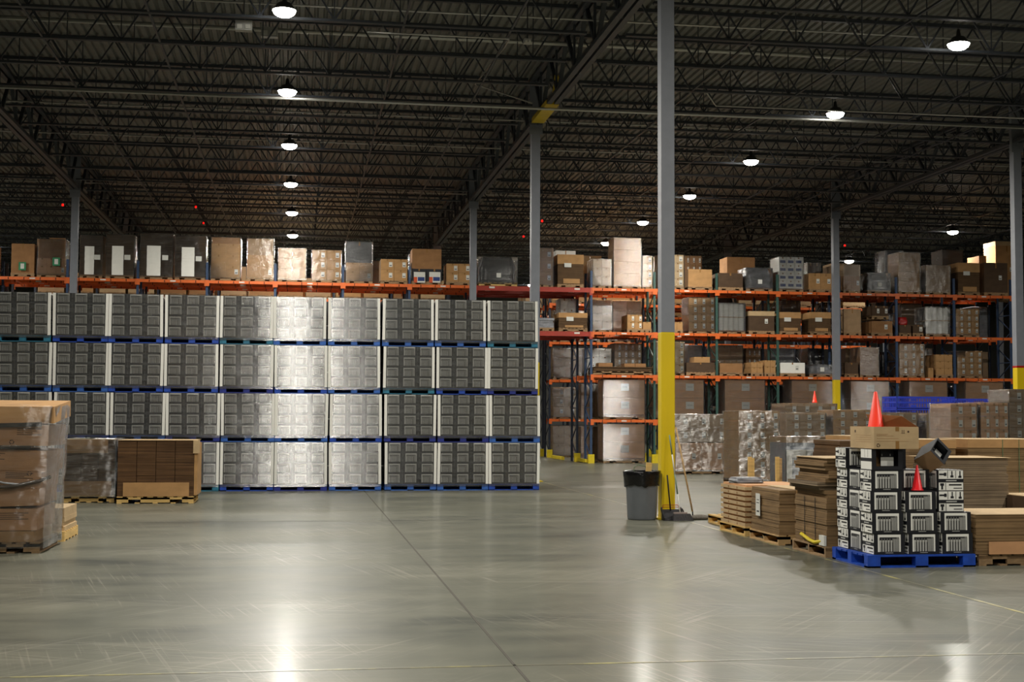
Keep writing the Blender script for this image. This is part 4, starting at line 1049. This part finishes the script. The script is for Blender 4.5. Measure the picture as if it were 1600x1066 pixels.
# long tan-topped stacks behind
def tanstack(px0, px1, yt, Y, lab, straps=True, d=1.1):
    X0, X1 = at(px0, 700, Y).x, at(px1, 700, Y).x; zt = at((px0 + px1) / 2, yt, Y).z; w = X1 - X0
    ownpallet(X0, Y, w, d, 'wooden pallet hidden under the ' + lab, WOODD, True)
    s = tag(link('flat_carton_stack', layers_mesh(w - .02, d - .02, zt - .131 - .13, FLAT, 12, int(px0), .006), loc=((X0 + X1) / 2, Y + .01, .131)), lab, 'carton stack')
    link('lid', MB().box(-w / 2, w / 2, -.012, d + .01, zt - .262, zt - .131, TAN).box(-w / 2, w / 2, -.012, d + .01, zt - .131, zt - .125, TAN2).mesh('lid'), s)
    if straps:
        gs = mat('green_strap', (90, 120, 85), .5)
        for q in (.42, .62): link('strap', MB().box(-w / 2 + w * q, -w / 2 + w * q + .008, -.016, -.012, 0, zt - .131, gs).mesh('strap'), s)
tanstack(1420, 1494, 687.5, 20, 'tan-lidded carton stack behind the tipped black box', False)
tanstack(1512, 1640, 687, 20, 'long tan-lidded carton stack with green straps at the right')
tanstack(1330, 1416, 682, 21.6, 'pale-lidded stack hidden behind the open tan box', False)
X0 = at(1312, 700, 18.6).x
s = tag(link('flat_carton_stack', layers_mesh(1.0, 1.0, 1.33, FLATD, 22, 5, .015), loc=(X0 + .5, 18.6, 0)), 'dark carton stack peeking out left of the open tan box', 'carton stack')

# ------------------------------------------------------------------ left of the picture
LY = 17.05; TX = at(62, 850, LY).x
o = empty('pallet_load', (TX - .61, LY, 0), 'leaning shrink-wrapped pallet of brown cartons at the left picture edge', 'pallet load')
link('pallet', pallet_string(WOODD, 1.22, 1.25, True), o, (0, -.02, 0))
def lbox(w, d, h, m, txt, seed, rec=()):
    mb = MB().box(0, w, 0, d, 0, h, m); rn = random.Random(seed)
    for (x, z, l) in txt: mb.box(x, x + l, -.001, 0, z, z + .008, INK)
    for cx_, cz_ in rec: recycle(mb, cx_, cz_, .024, -.0015)
    mb.box(0, w, -.0008, 0, h * .985, h, TAPE); return mb.mesh('carton')
LR = .61
rowz = .132
def tl(n, l0=.3): return [(.12 + .03 * k, .2 - .022 * k, l0 - .03 * (k % 3)) for k in range(n)]
spec = [  # z, height, [(x0,x1)] from the left, tilt, kind
    (.132, .13, [(-.61, .56)], 0, TAN), (.27, .26, [(-.61, -.10), (-.08, .585)], 0, PINK), (.535, .25, [(-.61, .60)], R(-1.5), PINK),
    (.79, .22, [(-.61, -.05), (-.03, .60)], R(2), PINK), (1.02, .25, [(-.61, .64)], R(2.5), PINK), (1.285, .25, [(-.61, .08), (.10, .66)], R(1), PINK), (1.545, .2, [(-.61, .70)], R(0), TAN)]
for r_, (z, h, xs, rt, mm) in enumerate(spec):
    for q, (a, b) in enumerate(xs):
        w = b - a
        me = lbox(w, 1.2, h, mm, [] if r_ in (0, 6) else [(w * .35, h * (.78 - .09 * k), min(w * .5, .34) - .05 * (k % 3)) for k in range(4)], r_, [(w * .25, h * .16)] if r_ in (1, 5) and q == 1 else ([(w * .78, h * .8)] if r_ in (3,) and q == 1 or r_ == 5 and q == 0 else []))
        b_ = link('carton', me, o, (a + .01 * r_ - .02, 0 if r_ == 6 else -.01 * r_, z), (0, rt, 0))
        bevel(b_, .008)
        if r_ == 6: b_.rotation_euler = (R(4.2), 0, 0)
wm = wrap_mesh(1.24, 1.26, .06, 1.76, FILM3, 11, .03, 7, 9, top=False, skirt=.01, taper=.09, mfront=FILM2)
wo = link('stretch_wrap', wm, o, (.02, -.03, 0))
band = mat('twisted_film', (150, 152, 155), .15, var=.3, bump=1, vs=(9, 9, 30))
bandd = mat('dark_film_band', (72, 66, 60), .18, var=.3, bump=.6, vs=(9, 9, 30))
link('film_band', MB().bar((-.61, -.09, 1.50), (.62, -.10, 1.535), .012, .05, bandd).mesh('band'), o)
link('film_band', MB().bar((-.61, -.085, 1.23), (.50, -.09, 1.265), .012, .03, bandd).mesh('band'), o)
link('film_band', smooth(link('tmp', MB().tube([(-.61, -.09, .80), (-.3, -.1, .82), (0, -.1, .78), (.3, -.1, .80), (.6, -.08, .86), (.69, .1, .9)], .022, bandd).mesh('band'))).data, o)
bpy.data.objects.remove(bpy.data.objects['tmp'])
link('film_band', MB().tube([(-.16, -.08, .98), (.0, -.1, .9), (.2, -.1, .84), (.4, -.1, .82)], .012, band).mesh('band', True), o)
link('film_band', MB().tube([(-.61, -.09, .70), (-.2, -.1, .78), (.1, -.1, .78)], .02, bandd).mesh('band', True), o)
# low pallet behind it
tag(link('pallet', pallet_string(WOODY, 1.0, 1.1), loc=(TX - .46, 18.55, 0)), 'new pale wooden pallet just behind the leaning load at left', 'pallet')
tag(link('flat_carton_stack', layers_mesh(.96, 1.0, .3, TAN2, 5, 2, .01), loc=(TX - .46, 18.6, .131)), 'low pale carton pile on the pallet behind the leaning load', 'carton stack')
# two loads in front of the wall
DRKS = cardboard('sheet_stack_chestnut', (92, 66, 42), 45)
def dark_stack(px0, px1, yt, Y, lab, n, top, wrap, seed):
    X0, X1 = at(px0, 740, Y).x, at(px1, 740, Y).x; zt = at((px0 + px1) / 2, yt, Y).z; w = X1 - X0
    o = empty('pallet_load', ((X0 + X1) / 2, Y, 0), lab, 'pallet load')
    link('pallet', pallet_string(WOODY, w, 1.2, True), o)
    mb = MB(); H = zt - .131
    for k in range(n):
        a = -w / 2 + k * w / n
        nn = 16; rn = random.Random(seed + k)
        for q in range(nn): e = rn.uniform(0, .008); mb.box(a + .005, a + w / n - .005, e, 1.18, q * H / nn, (q + 1) * H / nn - .0015, DRKS)
    link('sheet_bundle', mb.mesh('bundle'), o, (0, .01, .131))
    link('top_sheet', MB().box(-w / 2, w / 2 + (.04 if not wrap else 0), -.01, 1.2, H, H + .008, TAN2).mesh('top'), o, (0, 0, .131))
    if not wrap:
        link('flap', MB().box(w / 2 - .02, w / 2 + .09, -.015, .2, H - .24, H, TAN2).mesh('flap'), o, (0, 0, .131))
        link('strip', MB().box(-w * .42, w * .44, -.012, -.002, 0, .26, TAN).mesh('strip'), o, (0, 0, .131))
        link('side_sheet', MB().box(w / 2 + .001, w / 2 + .06, .02, 1.1, .02, H - .05, TAN).mesh('side'), o, (0, 0, .131))
    else:
        link('strip', MB().box(-w * .5, w * .36, -.012, -.002, H - .25, H, TAN).mesh('strip'), o, (0, 0, .131))
        link('lower_strip', MB().box(-w * .5, w * .44, -.012, -.002, 0, .27, TAN).mesh('strip'), o, (0, 0, .131))
        link('stretch_wrap', wrap_mesh(w + .02, 1.22, .1, zt + .02, FILM3, seed, .03, 6, 6, skirt=.02), o, (0, -.02, 0))
dark_stack(100, 179, 687.5, 26.75, 'film-wrapped dark stack of flat cartons left of the unwrapped one', 3, 'a', True, 3)
dark_stack(183, 303, 688.5, 26.35, 'unwrapped brown stack of flat cartons before the lower left of the wall', 4, 'b', False, 4)

# ------------------------------------------------------------------ rubbish bin, dustpan, brooms
BXc, BYc = at(1003, 780, 21.62).x, 21.62
o = empty('rubbish_bin', (BXc, BYc, 0), 'round grey plastic rubbish bin lined with a black bag', 'rubbish bin')
n = 48; rings = []
for z, r in ((0, .225), (.02, .232), (.05, .236), (.6, .262), (.68, .266), (.69, .28), (.74, .285), (.745, .262), (.70, .258), (.3, .24), (.05, .22)):
    fl_ = z > .04 and z < .66 and r > .225
    rings.append([((r + (.006 if (fl_ and j % 6 in (0,)) else 0) - (.004 if fl_ and j % 6 == 3 else 0)) * math.cos(2 * math.pi * j / n), (r + (.006 if fl_ and j % 6 == 0 else 0)) * math.sin(2 * math.pi * j / n), z) for j in range(n)])
smooth(link('bin_body', MB().loft(rings, CANM).mesh('bin_body'), o))
rn = random.Random(4); rings = []
for q, (z, r) in enumerate(((.30, .19), (.68, .235), (.775, .268), (.79, .298), (.775, .306), (.70, .304), (.62, .290), (.53, .284))):
    rings.append([((r + rn.uniform(-.006, .006) * (q > 1)) * math.cos(2 * math.pi * j / n), (r + rn.uniform(-.006, .006) * (q > 1)) * math.sin(2 * math.pi * j / n), z + (rn.uniform(-.02, .02) if q == 7 else 0) + (.035 * abs(math.sin(j * .26)) if q in (6, 7) else 0)) for j in range(n)])
smooth(link('bin_bag', MB().loft(rings, BAG, cap=False).mesh('bin_bag'), o))
tag(link('wood_offcut', MB().box(-.045, .045, -.02, .02, 0, .5, WOODY).mesh('offcut'), loc=(BXc + .08, BYc - .02, .42), rot=(0, R(4), 0)), 'short pale wood offcut sticking out of the rubbish bin', 'wood offcut')
tag(link('plastic_strap', MB().tube([(-.14, 0, .6), (-.13, 0, .84), (-.06, 0, .88), (.05, 0, .86), (.12, 0, .80)], .006, mat('green_strap', (90, 120, 85))).mesh('strap', True), loc=(BXc, BYc, 0)), 'thin green plastic strap looping out of the rubbish bin', 'strap')
# dustpan with long handle, in front of the column
P = at(1047, 812, 21.35)
o = empty('dustpan', (at(1049, 800, 21.42).x, 21.42, 0), 'black long-handled dustpan leaning before the yellow column foot', 'dustpan')
BLK = mat('black_plastic', (38, 38, 42), .4); RW = mat('red_wire', (170, 55, 30), .5, var=0)
link('pan', MB().loft([[(-.15, -.12, .003), (.19, -.12, .003), (.19, .06, .003), (-.15, .06, .003)], [(-.15, -.12, .012), (.19, -.12, .012), (.16, .07, .17), (-.14, .07, .17)]], BLK).bar((-.15, -.12, .02), (-.15, .07, .19), .012, .06, BLK).bar((.18, -.12, .02), (.17, .07, .19), .012, .05, BLK).mesh('pan'), o)
link('handle', MB().tube([(-.0, .05, .15), (-.035, .12, .72)], .012, SLOT).mesh('handle', True), o)
link('wire_yoke', MB().tube([(-.14, .05, .17), (-.12, .07, .24), (.12, .07, .24), (.17, .05, .17)], .006, RW).tube([(-.13, .06, .205), (.15, .06, .205)], .005, RW).mesh('yoke', True), o)
# push broom
def pole(x0, y0, z0, x1, y1, z1, segs):
    return [(x0 + (x1 - x0) * k / segs, y0 + (y1 - y0) * k / segs, z0 + (z1 - z0) * k / segs) for k in range(segs + 1)]
a = at(1062, 801, 21.35); b = at(1045, 680, 21.58)
o = empty('push_broom', (a.x + .01, a.y, 0), 'push broom with white and green handle and dark flat head, by the column', 'broom')
WHP = mat('white_handle', (205, 205, 195), .35, var=0); GRP = mat('green_handle', (105, 125, 105), .4, var=0)
pts = pole(0, 0, .10, b.x - a.x, b.y - a.y, b.z, 4)
for k in range(4): link('handle', MB().tube(pts[k:k + 2], .0115, WHP if k % 2 == 0 else GRP, 10).mesh('handle', True), o)
link('head', MB().loft([[(-.14, -.10, .0), (.20, -.10, .0), (.20, .02, .0), (-.14, .02, .0)], [(-.12, -.07, .11), (.15, -.07, .11), (.15, .0, .11), (-.12, .0, .11)]], mat('broom_bristle', (62, 60, 62), .9, bump=1, vs=(80, 80, 4))).box(-.12, .10, -.062, -.01, .11, .135, mat('broom_block', (150, 135, 130), .6)).mesh('head'), o)
# dust mop
a = at(1082, 803, 21.5); b = at(1056, 668, 21.66)
o = empty('dust_mop', (a.x, a.y, 0), 'dust mop with long wooden handle and grey head, right of the column', 'mop')
link('handle', MB().tube([(0, 0, .13), (b.x - a.x, b.y - a.y, b.z)], .014, WOOD, 10).mesh('handle', True), o)
link('socket', MB().tube([(.005, 0, .03), (-.0, 0, .16)], .011, SLOT).mesh('socket', True), o)
mopm = mat('mop_yarn', (112, 106, 98), 1, bump=1, vs=(40, 40, 20), var=.25)
rings = []
for q in range(9):
    t = q / 8; x = -.07 + t * .37; r = .055 * math.sin(math.pi * (.08 + .84 * t)) + .012
    rings.append([(x, .01 + math.cos(g) * r * 1.4, max(.0, .035 + math.sin(g) * r * .75)) for g in [2 * math.pi * j / 12 for j in range(12)]])
link('mop_head', MB().loft(rings, mopm).mesh('mop_head', True), o)
tag(link('bucket_scrap', MB().tube([(0, 0, .02), (.03, 0, .1), (.0, 0, .16), (-.05, 0, .17)], .012, BLK).mesh('hook', True), loc=(at(1066, 795, 21.7).x, 21.7, .0)), 'small black wire hook standing behind the broom head', 'hook')

# ------------------------------------------------------------------ world and output
sc = bpy.context.scene
w = bpy.data.worlds.new('world'); sc.world = w; w.use_nodes = True
w.node_tree.nodes['Background'].inputs[0].default_value = (.5, .55, .6, 1); w.node_tree.nodes['Background'].inputs[1].default_value = .0
sc.view_settings.view_transform = 'Standard'; sc.view_settings.look = 'None'; sc.view_settings.gamma = 1
sc.view_settings.use_curve_mapping = False
sc.view_settings.exposure = 0.0
sc.cycles.use_denoising = True
sc.cycles.max_bounces = 10; sc.cycles.diffuse_bounces = 4; sc.cycles.glossy_bounces = 3; sc.cycles.transparent_max_bounces = 24; sc.cycles.transmission_bounces = 2
sc.cycles.caustics_reflective = False; sc.cycles.caustics_refractive = False
sc.cycles.sample_clamp_indirect = 25
sc.cycles.use_light_tree = True
